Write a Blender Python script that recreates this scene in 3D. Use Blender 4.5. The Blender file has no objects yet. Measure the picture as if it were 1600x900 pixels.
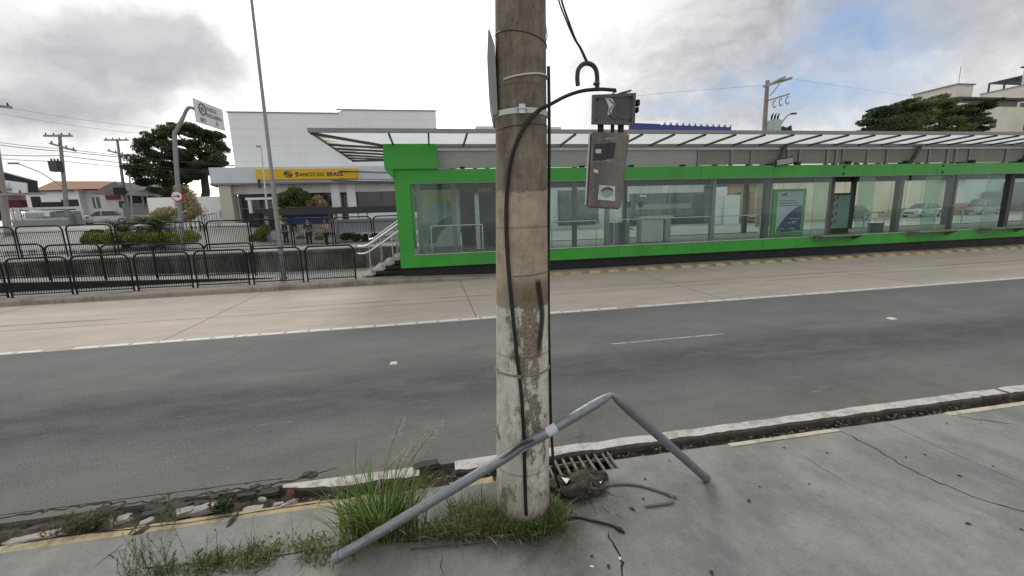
import bpy, bmesh, math, random
from mathutils import Vector, Matrix, noise as mnoise
random.seed(7)
R_ = math.radians
scene = bpy.context.scene
COL = scene.collection

# ------------------------------------------------------------------ camera
CH = 2.1
FPX = 662.0
RM = Matrix(((0.98209, 0.06135, -0.17812), (-0.18616, 0.17102, -0.96752), (-0.02889, 0.98336, 0.17938)))
cd = bpy.data.cameras.new('camera'); cam = bpy.data.objects.new('camera', cd); COL.objects.link(cam)
cd.sensor_width = 36; cd.lens = 36 * FPX / 1600; cd.clip_end = 3000; cd.clip_start = 0.05
cam.matrix_world = Matrix.Translation((0, 0, CH)) @ RM.to_4x4()
scene.camera = cam
CAMP = Vector((0, 0, CH))
def ray(px, py):
    return RM @ Vector((px - 800, -(py - 450), -FPX))
def PZ(px, py, z=0.0):                      # surveyed photo point on a horizontal plane
    r = ray(px, py); return CAMP + r * ((z - CH) / r.z)
def PY(px, py, y):                          # surveyed photo point on a plane parallel to the street
    r = ray(px, py); return CAMP + r * (y / r.y)

# ------------------------------------------------------------------ sky, sun, exposure
W = bpy.data.worlds.new('World'); scene.world = W; W.use_nodes = True
nt = W.node_tree; nt.nodes.clear()
SUN_EL, SUN_AZ = R_(42), R_(-14)            # azimuth from +Y towards +X
def wn(t, **k):
    n = nt.nodes.new(t)
    for a, b in k.items(): setattr(n, a, b)
    return n
def wmath(op, a, b=None, c=None, clamp=False):
    n = wn('ShaderNodeMath', operation=op, use_clamp=clamp)
    for i, v in enumerate((a, b, c)):
        if v is None: continue
        if hasattr(v, 'is_output'): nt.links.new(v, n.inputs[i])
        else: n.inputs[i].default_value = v
    return n.outputs[0]
def wvmath(op, a, b=None, out=0):
    n = wn('ShaderNodeVectorMath', operation=op)
    for i, v in enumerate((a, b)):
        if v is None: continue
        if hasattr(v, 'is_output'): nt.links.new(v, n.inputs[i])
        else: n.inputs[i].default_value = v
    return n.outputs[out]
def wramp(v, a, b, x0=0.0, x1=1.0):
    n = wn('ShaderNodeMapRange', interpolation_type='SMOOTHSTEP')
    nt.links.new(v, n.inputs[0]); n.inputs[1].default_value = a; n.inputs[2].default_value = b
    n.inputs[3].default_value = x0; n.inputs[4].default_value = x1
    return n.outputs[0]
def wnoise(vec, scale, detail=6, rough=.55, dist=0):
    n = wn('ShaderNodeTexNoise'); nt.links.new(vec, n.inputs['Vector'])
    n.inputs['Scale'].default_value = scale; n.inputs['Detail'].default_value = detail
    n.inputs['Roughness'].default_value = rough; n.inputs['Distortion'].default_value = dist
    return n
def wmix(f, a, b):
    n = wn('ShaderNodeMix', data_type='RGBA')
    if hasattr(f, 'is_output'): nt.links.new(f, n.inputs[0])
    else: n.inputs[0].default_value = f
    for i, v in ((6, a), (7, b)):
        if hasattr(v, 'is_output'): nt.links.new(v, n.inputs[i])
        else: n.inputs[i].default_value = (*v, 1)
    return n.outputs[2]
tc = wn('ShaderNodeTexCoord'); D = tc.outputs['Generated']
warp = wnoise(D, 3.2, 4); warp2 = wnoise(D, 14, 6, .6)
wv = wvmath('SUBTRACT', warp.outputs['Color'], (.5, .5, .5)); wv = wvmath('MULTIPLY', wv, (.34, .34, .26))
wv2 = wvmath('SUBTRACT', warp2.outputs['Color'], (.5, .5, .5)); wv2 = wvmath('MULTIPLY', wv2, (.10, .10, .07))
DW = wvmath('ADD', wvmath('ADD', D, wv), wv2)
def blob(px, py, rad, squash=1.0, soft=.5, src=None):
    d = ray(px, py).normalized()
    v = wvmath('SUBTRACT', src or DW, tuple(d)); v = wvmath('MULTIPLY', v, (1, 1, squash))
    l = wvmath('LENGTH', v, out=1)
    return wramp(l, rad * (1 - soft), rad * (1 + soft), 1, 0)
fbm = wnoise(wvmath('MULTIPLY', DW, (1, 1, 2.4)), 2.6, 9, .58).outputs[0]
fine = wnoise(wvmath('MULTIPLY', DW, (1, 1, 2.6)), 7.5, 8, .6).outputs[0]
bright = wmath('ADD', wmath('MULTIPLY', fbm, 1.1), wmath('MULTIPLY', fine, .35))      # ~ .3 - 1.1
bright = wramp(bright, .46, .92, .52, .98)
glow = blob(540, 90, .50, 1.2, .75)
bright = wmath('ADD', bright, wmath('MULTIPLY', glow, .85))
lowg = blob(250, 270, .55, 2.2, .7); bright = wmath('ADD', bright, wmath('MULTIPLY', lowg, .16))
grey = blob(1010, 20, .33, 1.3, .6); bright = wmath('MULTIPLY', bright, wmath('SUBTRACT', 1.0, wmath('MULTIPLY', grey, .25)))
d1 = blob(95, 45, .27, 2.0, .30); d2 = blob(235, 75, .13, 1.9, .35); d3 = blob(430, 165, .10, 2.6, .6); d4 = blob(60, 200, .22, 3.0, .7)
bright = wmath('MULTIPLY', bright, wmath('SUBTRACT', 1.0, wmath('MULTIPLY', d1, .42)))
bright = wmath('MULTIPLY', bright, wmath('SUBTRACT', 1.0, wmath('MULTIPLY', d2, .36)))
bright = wmath('MULTIPLY', bright, wmath('SUBTRACT', 1.0, wmath('MULTIPLY', d3, .35)))
bright = wmath('MULTIPLY', bright, wmath('SUBTRACT', 1.0, wmath('MULTIPLY', d4, .34)))
ccol = wmix(wramp(bright, .25, .9), (.89, .905, 1.0), (1.0, .995, .985))
cl = wvmath('SCALE', ccol); cln = cl.node; nt.links.new(wmath('MULTIPLY', bright, 10.0), cln.inputs['Scale'])
sky = wn('ShaderNodeTexSky', sky_type='NISHITA', sun_disc=False, sun_elevation=SUN_EL, sun_rotation=SUN_AZ)
sky.air_density = 1.0; sky.dust_density = 1.2; sky.ozone_density = 1.2
skyc = wmix(.22, sky.outputs[0], (4.6, 6.6, 10.4))
hole = wmath('MAXIMUM', wmath('MAXIMUM', blob(1330, 90, .10, 1.2, .6), wmath('MULTIPLY', blob(1240, 135, .09, 1.5, .6), .9)),
             wmath('MAXIMUM', wmath('MULTIPLY', blob(1105, 168, .06, 1.5, .6), .75), wmath('MULTIPLY', blob(1400, 5, .06, 1.0, .7), .7)))
brk = wramp(fine, .35, .62, .55, 1.0)
hole = wmath('MULTIPLY', hole, brk)
out = wmix(hole, cl, skyc)
bg = wn('ShaderNodeBackground'); bg.inputs[1].default_value = .1; nt.links.new(out, bg.inputs[0])
wo = wn('ShaderNodeOutputWorld'); nt.links.new(bg.outputs[0], wo.inputs[0])
W.cycles.sampling_method = 'MANUAL'; W.cycles.sample_map_resolution = 512

sl = bpy.data.lights.new('sun', 'SUN'); so = bpy.data.objects.new('sun', sl); COL.objects.link(so)
sl.energy = 1.2; sl.angle = R_(14); sl.color = (1.0, .965, .91)
sd = Vector((math.sin(SUN_AZ) * math.cos(SUN_EL), math.cos(SUN_AZ) * math.cos(SUN_EL), math.sin(SUN_EL)))
so.rotation_euler = sd.to_track_quat('Z', 'Y').to_euler(); so.location = sd * 60
scene.view_settings.view_transform = 'Standard'; scene.view_settings.look = 'None'
scene.view_settings.exposure = 0.1; scene.view_settings.gamma = 1.0; scene.view_settings.use_curve_mapping = False
scene.cycles.max_bounces = 8; scene.cycles.transparent_max_bounces = 24
scene.cycles.caustics_reflective = False; scene.cycles.caustics_refractive = False

# ------------------------------------------------------------------ material helpers
class NT:
    def __init__(s, name):
        s.m = bpy.data.materials.new(name); s.m.use_nodes = True
        s.t = s.m.node_tree; s.t.nodes.clear()
        s.out = s.n('ShaderNodeOutputMaterial')
        s.geo = s.n('ShaderNodeNewGeometry'); s.tc = s.n('ShaderNodeTexCoord')
        s.P = s.geo.outputs['Position']; s.O = s.tc.outputs['Object']
    def n(s, t, **k):
        n = s.t.nodes.new(t)
        for a, b in k.items(): setattr(n, a, b)
        return n
    def link(s, a, b): s.t.links.new(a, b)
    def put(s, inp, v):
        if hasattr(v, 'is_output'): s.link(v, inp)
        elif isinstance(v, (tuple, list)) and len(v) == 3 and inp.type == 'RGBA': inp.default_value = (*v, 1)
        else: inp.default_value = v
    def math(s, op, a, b=None, clamp=False):
        n = s.n('ShaderNodeMath', operation=op, use_clamp=clamp); s.put(n.inputs[0], a)
        if b is not None: s.put(n.inputs[1], b)
        return n.outputs[0]
    def vec(s, v, sc=(1, 1, 1), loc=(0, 0, 0)):
        n = s.n('ShaderNodeMapping'); s.link(v, n.inputs[0]); n.inputs['Scale'].default_value = sc; n.inputs['Location'].default_value = loc
        return n.outputs[0]
    def noise(s, scale, detail=5, rough=.6, v=None, dist=0):
        n = s.n('ShaderNodeTexNoise'); s.link(v or s.P, n.inputs['Vector'])
        n.inputs['Scale'].default_value = scale; n.inputs['Detail'].default_value = detail
        n.inputs['Roughness'].default_value = rough; n.inputs['Distortion'].default_value = dist
        return n.outputs[0]
    def voro(s, scale, v=None, feature='F1', rnd=1.0):
        n = s.n('ShaderNodeTexVoronoi', feature=feature); s.link(v or s.P, n.inputs['Vector']); n.inputs['Scale'].default_value = scale
        n.inputs['Randomness'].default_value = rnd
        return n.outputs[0]
    def ramp(s, v, a, b, x=0.0, y=1.0, smooth=True):
        n = s.n('ShaderNodeMapRange', interpolation_type='SMOOTHSTEP' if smooth else 'LINEAR'); s.put(n.inputs[0], v)
        n.inputs[1].default_value = a; n.inputs[2].default_value = b; n.inputs[3].default_value = x; n.inputs[4].default_value = y
        return n.outputs[0]
    def mix(s, f, a, b, mode='MIX'):
        n = s.n('ShaderNodeMix', data_type='RGBA', blend_type=mode); s.put(n.inputs[0], f); s.put(n.inputs[6], a); s.put(n.inputs[7], b)
        return n.outputs[2]
    def sep(s, v=None):
        n = s.n('ShaderNodeSeparateXYZ'); s.link(v or s.P, n.inputs[0]); return n.outputs
    def bump(s, h, strength=.3, dist=.01):
        n = s.n('ShaderNodeBump'); s.link(h, n.inputs['Height']); n.inputs['Strength'].default_value = strength; n.inputs['Distance'].default_value = dist
        return n.outputs[0]
    def bsdf(s, col, rough=.6, metal=0.0, nrm=None, spec=.5, **k):
        b = s.n('ShaderNodeBsdfPrincipled'); s.put(b.inputs['Base Color'], col); s.put(b.inputs['Roughness'], rough); s.put(b.inputs['Metallic'], metal)
        b.inputs['Specular IOR Level'].default_value = spec
        if nrm is not None: s.link(nrm, b.inputs['Normal'])
        for a, c in k.items(): s.put(b.inputs[a.replace('_', ' ')], c)
        return b.outputs[0]
    def done(s, sh): s.link(sh, s.out.inputs[0]); return s.m
MATS = {}
def mat(name, col, rough=.6, metal=0.0, var=.18, scale=4.0, bump=.15, dirt=None, dscale=1.2, damt=.5, spec=.4, bscale=None):
    if name in MATS: return MATS[name]
    s = NT(name)
    n1 = s.noise(scale, 6, .6, s.O); n2 = s.noise(scale * 6, 4, .6, s.O)
    f = s.math('ADD', s.math('MULTIPLY', n1, .7), s.math('MULTIPLY', n2, .3))
    lo = tuple(c * (1 - var) for c in col); hi = tuple(min(1, c * (1 + var)) for c in col)
    c = s.mix(s.ramp(f, .3, .7), lo, hi)
    if dirt:
        c = s.mix(s.math('MULTIPLY', s.ramp(s.noise(dscale, 8, .68, s.vec(s.O, (1, 1, .45))), .48, .68), damt), c, dirt)
    r = s.ramp(n1, .3, .7, max(.03, rough - .1), min(1, rough + .1))
    nr = s.bump(s.noise(bscale or scale * 14, 4, .6, s.O), bump, .004) if bump else None
    MATS[name] = s.done(s.bsdf(c, r, metal, nr, spec))
    return MATS[name]

# ------------------------------------------------------------------ object helpers
WL = {}
def tag(o, label=None, cat=None, group=None, kind=None):
    if label: o['label'] = label
    if cat: o['category'] = cat
    if group: o['group'] = group
    if kind: o['kind'] = kind
    return o
def empty(name, loc, label, cat, group=None):
    o = bpy.data.objects.new(name, None); COL.objects.link(o); o.location = loc; o.empty_display_size = .2
    WL[o.name] = Vector(loc)
    return tag(o, label, cat, group)
def kids(o): return [c for c in bpy.data.objects if c.parent == o]
def copy_tree(o, parent=None, mapk=None):
    c = o.copy(); COL.objects.link(c)
    if parent is not None: c.parent = parent
    for ch in list(o.children): copy_tree(ch, c)
    return c
class MB:
    def __init__(s): s.v = []; s.f = []; s.mi = []; s.cur = 0
    def m(s, i): s.cur = i; return s
    def add(s, vs, fs):
        b = len(s.v); s.v += [Vector(v) for v in vs]
        for f in fs: s.f.append([b + i for i in f]); s.mi.append(s.cur)
        return s
    def box(s, x0, x1, y0, y1, z0, z1):
        return s.add([(x0, y0, z0), (x1, y0, z0), (x1, y1, z0), (x0, y1, z0), (x0, y0, z1), (x1, y0, z1), (x1, y1, z1), (x0, y1, z1)],
                     [(3, 2, 1, 0), (4, 5, 6, 7), (0, 1, 5, 4), (1, 2, 6, 5), (2, 3, 7, 6), (3, 0, 4, 7)])
    def cbox(s, c, sz, rot=None):
        h = Vector(sz) / 2; M = rot or Matrix.Identity(3); c = Vector(c)
        vs = [c + M @ Vector((sx * h.x, sy * h.y, sz_ * h.z)) for sz_ in (-1, 1) for sx, sy in ((-1, -1), (1, -1), (1, 1), (-1, 1))]
        return s.add(vs, [(3, 2, 1, 0), (4, 5, 6, 7), (0, 1, 5, 4), (1, 2, 6, 5), (2, 3, 7, 6), (3, 0, 4, 7)])
    def quad(s, a, b, c, d): return s.add([a, b, c, d], [(0, 1, 2, 3)])
    def bar(s, a, b, w, h, up=(0, 0, 1)):        # rectangular bar from a to b
        a, b = Vector(a), Vector(b); d = b - a; L = d.length; d.normalize(); u = Vector(up)
        if abs(d.dot(u)) > .99: u = Vector((0, 1, 0))
        x = d.cross(u).normalized(); y = x.cross(d).normalized()
        return s.cbox((a + b) / 2, (w, L, h), Matrix((x, d, y)).transposed())
    def tube(s, pts, r, n=8, caps=True, flat=1.0):
        pts = [Vector(p) for p in pts]; k = len(pts); rs = r if isinstance(r, (list, tuple)) else [r] * k
        b = len(s.v); prev = None
        for i, p in enumerate(pts):
            d = (pts[min(i + 1, k - 1)] - pts[max(i - 1, 0)]).normalized()
            if prev is None:
                u = Vector((0, 0, 1)) if abs(d.z) < .9 else Vector((0, 1, 0))
                x = d.cross(u).normalized()
            else:
                x = (prev - d * prev.dot(d)).normalized()
            prev = x; y = d.cross(x)
            for j in range(n):
                a = 2 * math.pi * j / n
                s.v.append(p + x * math.cos(a) * rs[i] + y * math.sin(a) * rs[i] * flat)
        for i in range(k - 1):
            for j in range(n):
                q = b + i * n + j; w = b + i * n + (j + 1) % n
                s.f.append([q, w, w + n, q + n]); s.mi.append(s.cur)
        if caps:
            s.f.append([b + j for j in range(n)][::-1]); s.mi.append(s.cur)
            s.f.append([b + (k - 1) * n + j for j in range(n)]); s.mi.append(s.cur)
        return s
    def lathe(s, prof, c=(0, 0, 0), n=16):
        b = len(s.v); c = Vector(c)
        for r, z in prof:
            for j in range(n):
                a = 2 * math.pi * j / n; s.v.append(c + Vector((r * math.cos(a), r * math.sin(a), z)))
        for i in range(len(prof) - 1):
            for j in range(n):
                q = b + i * n + j; w = b + i * n + (j + 1) % n
                s.f.append([q, w, w + n, q + n]); s.mi.append(s.cur)
        s.f.append([b + j for j in range(n)][::-1]); s.mi.append(s.cur)
        s.f.append([b + (len(prof) - 1) * n + j for j in range(n)]); s.mi.append(s.cur)
        return s
    def prism(s, poly, axis, a, b_):             # poly in the two other axes, extruded a..b_ along axis
        def mk(p, t):
            if axis == 'x': return (t, p[0], p[1])
            if axis == 'y': return (p[0], t, p[1])
            return (p[0], p[1], t)
        n = len(poly); vs = [mk(p, a) for p in poly] + [mk(p, b_) for p in poly]
        return s.add(vs, [list(range(n))[::-1], list(range(n, 2 * n))] + [(i, (i + 1) % n, n + (i + 1) % n, n + i) for i in range(n)])
    def build(s, name, mats, parent=None, label=None, cat=None, group=None, kind=None, smooth=False, origin=None, bevel=0, fixn=True):
        if not isinstance(mats, (list, tuple)): mats = [mats]
        base = Vector((0, 0, 0))
        if parent is not None: base = WL[parent.name]
        elif origin is not None: base = Vector(origin)
        elif kind is None and s.v:
            xs = [v.x for v in s.v]; ys = [v.y for v in s.v]; zs = [v.z for v in s.v]
            base = Vector(((min(xs) + max(xs)) / 2, (min(ys) + max(ys)) / 2, min(zs)))
        me = bpy.data.meshes.new(name); me.from_pydata([tuple(v - base) for v in s.v], [], s.f)
        for m_ in mats: me.materials.append(m_)
        me.polygons.foreach_set('material_index', s.mi)
        if fixn or bevel:
            bm = bmesh.new(); bm.from_mesh(me)
            if fixn: bmesh.ops.recalc_face_normals(bm, faces=bm.faces)
            if bevel:
                es = [e for e in bm.edges if len(e.link_faces) == 2 and e.calc_face_angle(0) > .5]
                bmesh.ops.bevel(bm, geom=es, offset=bevel, segments=2, affect='EDGES', clamp_overlap=True)
            bm.to_mesh(me); bm.free()
        if smooth:
            me.polygons.foreach_set('use_smooth', [True] * len(me.polygons))
            try: me.set_sharp_from_angle(angle=R_(40))
            except Exception: pass
        me.update()
        o = bpy.data.objects.new(name, me); COL.objects.link(o)
        if parent is not None: o.parent = parent; WL[o.name] = base
        else: o.location = base; WL[o.name] = base
        return tag(o, label, cat, group, kind)
def text_mb(txt, size, origin, xdir, updir, depth=.01, bold=0.0, spacing=1.0, align='LEFT'):
    cu = bpy.data.curves.new('txt', 'FONT'); cu.body = txt; cu.size = size; cu.extrude = depth / 2; cu.offset = bold; cu.space_character = spacing
    cu.align_x = align; cu.resolution_u = 3
    o = bpy.data.objects.new('txt', cu); COL.objects.link(o)
    dg = bpy.context.evaluated_depsgraph_get(); me = bpy.data.meshes.new_from_object(o.evaluated_get(dg))
    x = Vector(xdir).normalized(); u = Vector(updir).normalized(); n = x.cross(u)
    mb = MB(); mb.add([Vector(origin) + x * v.co.x + u * v.co.y + n * v.co.z for v in me.vertices], [list(p.vertices) for p in me.polygons])
    bpy.data.objects.remove(o); bpy.data.curves.remove(cu); bpy.data.meshes.remove(me)
    return mb
def join(*mbs):
    r = MB()
    for m_ in mbs:
        b = len(r.v); r.v += m_.v; r.f += [[i + b for i in f] for f in m_.f]; r.mi += m_.mi
    return r
# ------------------------------------------------------------------ materials of the setting
def m_asphalt():
    s = NT('asphalt')
    x, y, z = s.sep()
    big = s.noise(.8, 8, .68, s.vec(s.P, (.7, 1.2, 1))); streak = s.noise(2.2, 9, .75, s.vec(s.P, (.5, 1.5, 1)))
    grit = s.noise(75, 4, .8); g2 = s.noise(22, 5, .8); g3 = s.noise(200, 2, .7)
    f = s.math('ADD', s.math('MULTIPLY', big, .5), s.math('ADD', s.math('MULTIPLY', streak, .3), s.math('MULTIPLY', g2, .2)))
    c = s.mix(s.ramp(f, .38, .63), (.088, .092, .088), (.160, .164, .155))
    # darker worn wheel lane near the kerb side, lighter far lane
    band = s.math('MULTIPLY', s.ramp(y, 4.1, 4.9), s.ramp(y, 6.0, 5.3))
    c = s.mix(s.math('MULTIPLY', band, s.ramp(streak, .35, .6, .4, .9)), c, (.055, .058, .058))
    c = s.mix(s.math('MULTIPLY', s.ramp(y, 6.0, 7.4), .45), c, (.155, .155, .155))
    c = s.mix(s.ramp(grit, .53, .62, 0, .55), c, (.27, .275, .255))
    c = s.mix(s.ramp(grit, .47, .39, 0, .6), c, (.035, .036, .037))
    scuff = s.ramp(s.noise(7, 5, .8, s.vec(s.P, (.22, 3.2, 1), (3, 1, 0))), .60, .68, 0, .6)
    c = s.mix(s.math('MULTIPLY', scuff, s.ramp(s.noise(.8, 3), .46, .56)), c, (.32, .32, .31))
    cr = s.voro(.55, s.vec(s.P, (.55, 1, 1)), 'DISTANCE_TO_EDGE')
    crw = s.math('ADD', cr, s.math('MULTIPLY', s.math('SUBTRACT', s.noise(6, 5), .5), .05))
    crk = s.math('MULTIPLY', s.ramp(crw, .006, .0, 0, .75), s.ramp(s.noise(.35, 2), .5, .62))
    dust = s.math('MULTIPLY', s.ramp(y, 4.0, 3.3), s.ramp(s.noise(2.5, 6, .7), .35, .65, .1, .8))
    c = s.mix(dust, c, (.17, .155, .13))
    h = s.math('ADD', grit, s.math('ADD', s.math('MULTIPLY', g2, .5), s.math('MULTIPLY', g3, .3)))
    return s.done(s.bsdf(c, s.ramp(streak, .35, .65, .72, .92), 0, s.bump(h, .8, .008), .3))
def m_busway():
    s = NT('busway_concrete')
    x, y, z = s.sep()
    big = s.noise(.45, 6, .6, s.vec(s.P, (.5, 1.3, 1))); streak = s.noise(2.0, 8, .72, s.vec(s.P, (.6, 1.5, 1)))
    c = s.mix(s.ramp(s.math('ADD', s.math('MULTIPLY', big, .5), s.math('MULTIPLY', streak, .5)), .38, .64), (.385, .34, .29), (.475, .425, .365))
    for y0, w, a in ((10.55, .09, .6), (10.9, .5, .07), (9.2, .45, .05), (12.1, .5, .08)):
        d = s.math('ABSOLUTE', s.math('SUBTRACT', y, y0))
        c = s.mix(s.math('MULTIPLY', s.ramp(d, w, w * .3, 0, a), s.ramp(s.noise(1.1, 5, .7, s.vec(s.P, (.25, 2, 1))), .38, .58)), c, (.10, .092, .082))
    c = s.mix(s.ramp(s.noise(9, 6, .75), .62, .78, 0, .35), c, (.14, .12, .10))
    c = s.mix(s.math('MULTIPLY', s.ramp(y, 12.7, 13.2), .3), c, (.22, .165, .14))
    return s.done(s.bsdf(c, .85, 0, s.bump(s.noise(90, 4), .25, .004), .25))
def m_sidewalk():
    s = NT('sidewalk_concrete')
    x, y, z = s.sep()
    big = s.noise(.75, 8, .62, dist=.6); med = s.noise(3.2, 7, .68); fine = s.noise(70, 4, .7)
    swp = s.noise(2.0, 6, .6, s.vec(s.P, (1.6, .5, 1), (2, 0, 0)))
    f = s.math('ADD', s.math('MULTIPLY', big, .45), s.math('ADD', s.math('MULTIPLY', med, .25), s.math('MULTIPLY', swp, .3)))
    c = s.mix(s.ramp(f, .40, .60), (.138, .148, .139), (.242, .250, .234))
    c = s.mix(s.ramp(s.noise(.9, 5, .6, s.vec(s.P, (1, 1, 1), (7, 3, 0))), .48, .72, 0, .5), c, (.26, .225, .195))
    c = s.mix(s.ramp(s.noise(5.5, 7, .75, s.vec(s.P, (1, 1, 1), (1, 9, 0))), .58, .72, 0, .55), c, (.085, .082, .075))
    sp = s.voro(5.5, s.vec(s.P, (1, 1, 1), (.3, .2, 0)))
    c = s.mix(s.math('MULTIPLY', s.ramp(sp, .085, .04), s.ramp(s.noise(2.4, 2), .5, .6)), c, (.06, .058, .055))
    # damp dirt gathered near the pole
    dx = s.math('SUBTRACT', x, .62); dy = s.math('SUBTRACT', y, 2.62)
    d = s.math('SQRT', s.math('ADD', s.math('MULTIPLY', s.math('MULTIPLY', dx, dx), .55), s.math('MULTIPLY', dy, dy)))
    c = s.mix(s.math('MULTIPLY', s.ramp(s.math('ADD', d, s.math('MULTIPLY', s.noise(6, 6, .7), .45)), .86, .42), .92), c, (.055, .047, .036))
    vor = s.math('ADD', s.voro(2.2, None, 'DISTANCE_TO_EDGE'), s.math('MULTIPLY', s.math('SUBTRACT', s.noise(11, 5), .5), .05))
    crk = s.math('MULTIPLY', s.ramp(vor, .008, .001), s.ramp(s.math('SQRT', s.math('ADD', s.math('MULTIPLY', s.math('SUBTRACT', x, 1.15), s.math('SUBTRACT', x, 1.15)), s.math('MULTIPLY', s.math('SUBTRACT', y, 2.4), s.math('SUBTRACT', y, 2.4)))), .75, .4))
    c = s.mix(s.math('MULTIPLY', crk, .0), c, (.03, .028, .025))
    st = s.noise(16, 8, .8, s.vec(s.P, (1, .35, 1), (4, 4, 0))); c = s.mix(s.ramp(st, .53, .66, 0, .45), c, (.115, .118, .11)); c = s.mix(s.ramp(st, .44, .32, 0, .4), c, (.31, .305, .285))
    g2 = s.noise(28, 5, .8); c = s.mix(s.ramp(g2, .54, .66, 0, .20), c, (.33, .33, .31)); c = s.mix(s.ramp(g2, .46, .36, 0, .24), c, (.09, .09, .085)); c = s.mix(s.ramp(fine, .55, .68, 0, .25), c, (.36, .355, .34)); c = s.mix(s.ramp(fine, .44, .34, 0, .35), c, (.08, .08, .08))
    c = s.mix(s.ramp(s.noise(1.5, 7, .7, s.vec(s.P, (1, 1, 1), (11, 2, 0))), .55, .70, 0, .5), c, (.125, .122, .105))
    h = s.math('ADD', s.math('MULTIPLY', med, .8), s.math('MULTIPLY', fine, .25))
    return s.done(s.bsdf(c, s.ramp(big, .35, .65, .6, .85), 0, s.bump(h, .35, .01), .35))
def m_paint(name, col, under, wear=.5, scale=14):
    s = NT(name)
    n = s.noise(scale, 8, .75); n2 = s.noise(2.2, 5, .6)
    f = s.ramp(s.math('ADD', s.math('MULTIPLY', n, .7), s.math('MULTIPLY', n2, .3)), wear - .04, wear + .05)
    c = s.mix(f, under, s.mix(s.noise(40, 3), tuple(q * .8 for q in col), col))
    return s.done(s.bsdf(c, .75, 0, s.bump(n, .3, .004), .3))
def m_ground():
    s = NT('ground_dirt')
    c = s.mix(s.ramp(s.noise(.06, 6, .6), .4, .6), (.29, .285, .27), (.40, .395, .38))
    return s.done(s.bsdf(c, .9, 0, s.bump(s.noise(8, 5), .3, .02), .2))
def m_soil():
    s = NT('soil')
    n = s.noise(14, 8, .75); c = s.mix(s.ramp(n, .35, .65), (.035, .030, .024), (.12, .105, .085))
    c = s.mix(s.ramp(s.noise(60, 4, .7), .6, .75), c, (.24, .22, .19))
    return s.done(s.bsdf(c, .95, 0, s.bump(s.noise(50, 6, .7), 1.0, .02), .2))
def m_polecon():
    s = NT('pole_concrete')
    x, y, z = s.sep(s.O)
    st = s.noise(5, 8, .7, s.vec(s.O, (3, 3, .35))); n = s.noise(9, 8, .7, s.O); nf = s.noise(60, 5, .7, s.O)
    grey = s.mix(s.ramp(s.math('ADD', s.math('MULTIPLY', st, .6), s.math('MULTIPLY', n, .4)), .38, .64), (.135, .110, .088), (.27, .23, .185))
    side = s.ramp(s.math('ADD', x, s.math('MULTIPLY', st, .12)), -.02, -.16, 0, .55)  # left of the shaft coloured lighter, as if lit from that side
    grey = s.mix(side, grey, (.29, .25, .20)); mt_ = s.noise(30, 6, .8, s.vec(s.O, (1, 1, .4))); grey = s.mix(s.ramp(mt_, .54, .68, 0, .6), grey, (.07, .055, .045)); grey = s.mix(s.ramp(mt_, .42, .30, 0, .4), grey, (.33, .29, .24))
    grey = s.mix(s.ramp(s.noise(12, 8, .8, s.vec(s.O, (2.5, 2.5, .5), (3, 1, 2))), .66, .72), grey, (.44, .42, .39))
    beige = s.mix(s.ramp(n, .35, .65), (.315, .26, .19), (.43, .365, .28))
    beige = s.mix(s.ramp(s.noise(4, 7, .75, s.vec(s.O, (1.6, 1.6, .8))), .60, .72, 0, .6), beige, (.15, .12, .085))
    stain = s.math('MULTIPLY', s.ramp(z, 1.72, 1.62), s.ramp(x, -.16, .0)); beige = s.mix(s.math('MULTIPLY', stain, s.ramp(n, .3, .6, .4, .85)), beige, (.115, .095, .055))
    white = s.mix(s.ramp(n, .3, .7), (.46, .435, .385), (.66, .63, .57))
    xx = s.math('ABSOLUTE', s.math('SUBTRACT', x, .045)); bias = s.math('MULTIPLY', s.ramp(xx, .10, .02, 0, .085), s.ramp(z, .35, .8))
    peel = s.ramp(s.math('ADD', s.math('ADD', s.math('MULTIPLY', s.noise(3.0, 9, .78, s.vec(s.O, (2.0, 2.0, .9), (1.3, 0, 0))), .85), s.math('MULTIPLY', nf, .15)), bias), .535, .565)
    white = s.mix(s.ramp(s.noise(7, 8, .75, s.vec(s.O, (1.5, 1.5, .5), (5, 5, 5))), .5, .66, 0, .6), white, (.27, .23, .16))
    white = s.mix(peel, white, s.mix(s.ramp(nf, .3, .7), (.115, .090, .068), (.31, .265, .215)))
    damp = s.ramp(s.math('ADD', z, s.math('MULTIPLY', n, .35)), .62, .12, 0, .75); white = s.mix(damp, white, (.15, .125, .085))
    zz = s.math('ADD', z, s.math('MULTIPLY', s.math('SUBTRACT', s.noise(13, 7, .8, s.vec(s.O, (1, 1, .5))), .5), .11))
    c = s.mix(s.ramp(zz, 2.212, 2.205), grey, beige)
    c = s.mix(s.ramp(zz, 1.52, 1.508), c, white)
    # scorched mark running down the right side
    da = s.math('ABSOLUTE', s.math('SUBTRACT', x, s.math('ADD', .115, s.math('MULTIPLY', s.math('SINE', s.math('MULTIPLY', z, 14.0)), .012))))
    m1 = s.math('MULTIPLY', s.ramp(da, .030, .010), s.math('MULTIPLY', s.ramp(z, 1.70, 1.66), s.ramp(z, 1.15, 1.28)))
    c = s.mix(s.math('MULTIPLY', s.math('MULTIPLY', m1, s.ramp(y, .0, -.05)), .95), c, (.022, .019, .016))
    hz = s.math('ABSOLUTE', s.math('SUBTRACT', s.math('FRACT', s.math('MULTIPLY', z, 1.25)), .5))
    c = s.mix(s.ramp(hz, .012, .004, 0, .35), c, (.05, .045, .04))
    h = s.math('ADD', s.math('MULTIPLY', n, .7), s.math('MULTIPLY', peel, -.5))
    return s.done(s.bsdf(c, .88, 0, s.bump(s.math('ADD', h, s.math('MULTIPLY', nf, .4)), .6, .006), .25))
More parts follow.
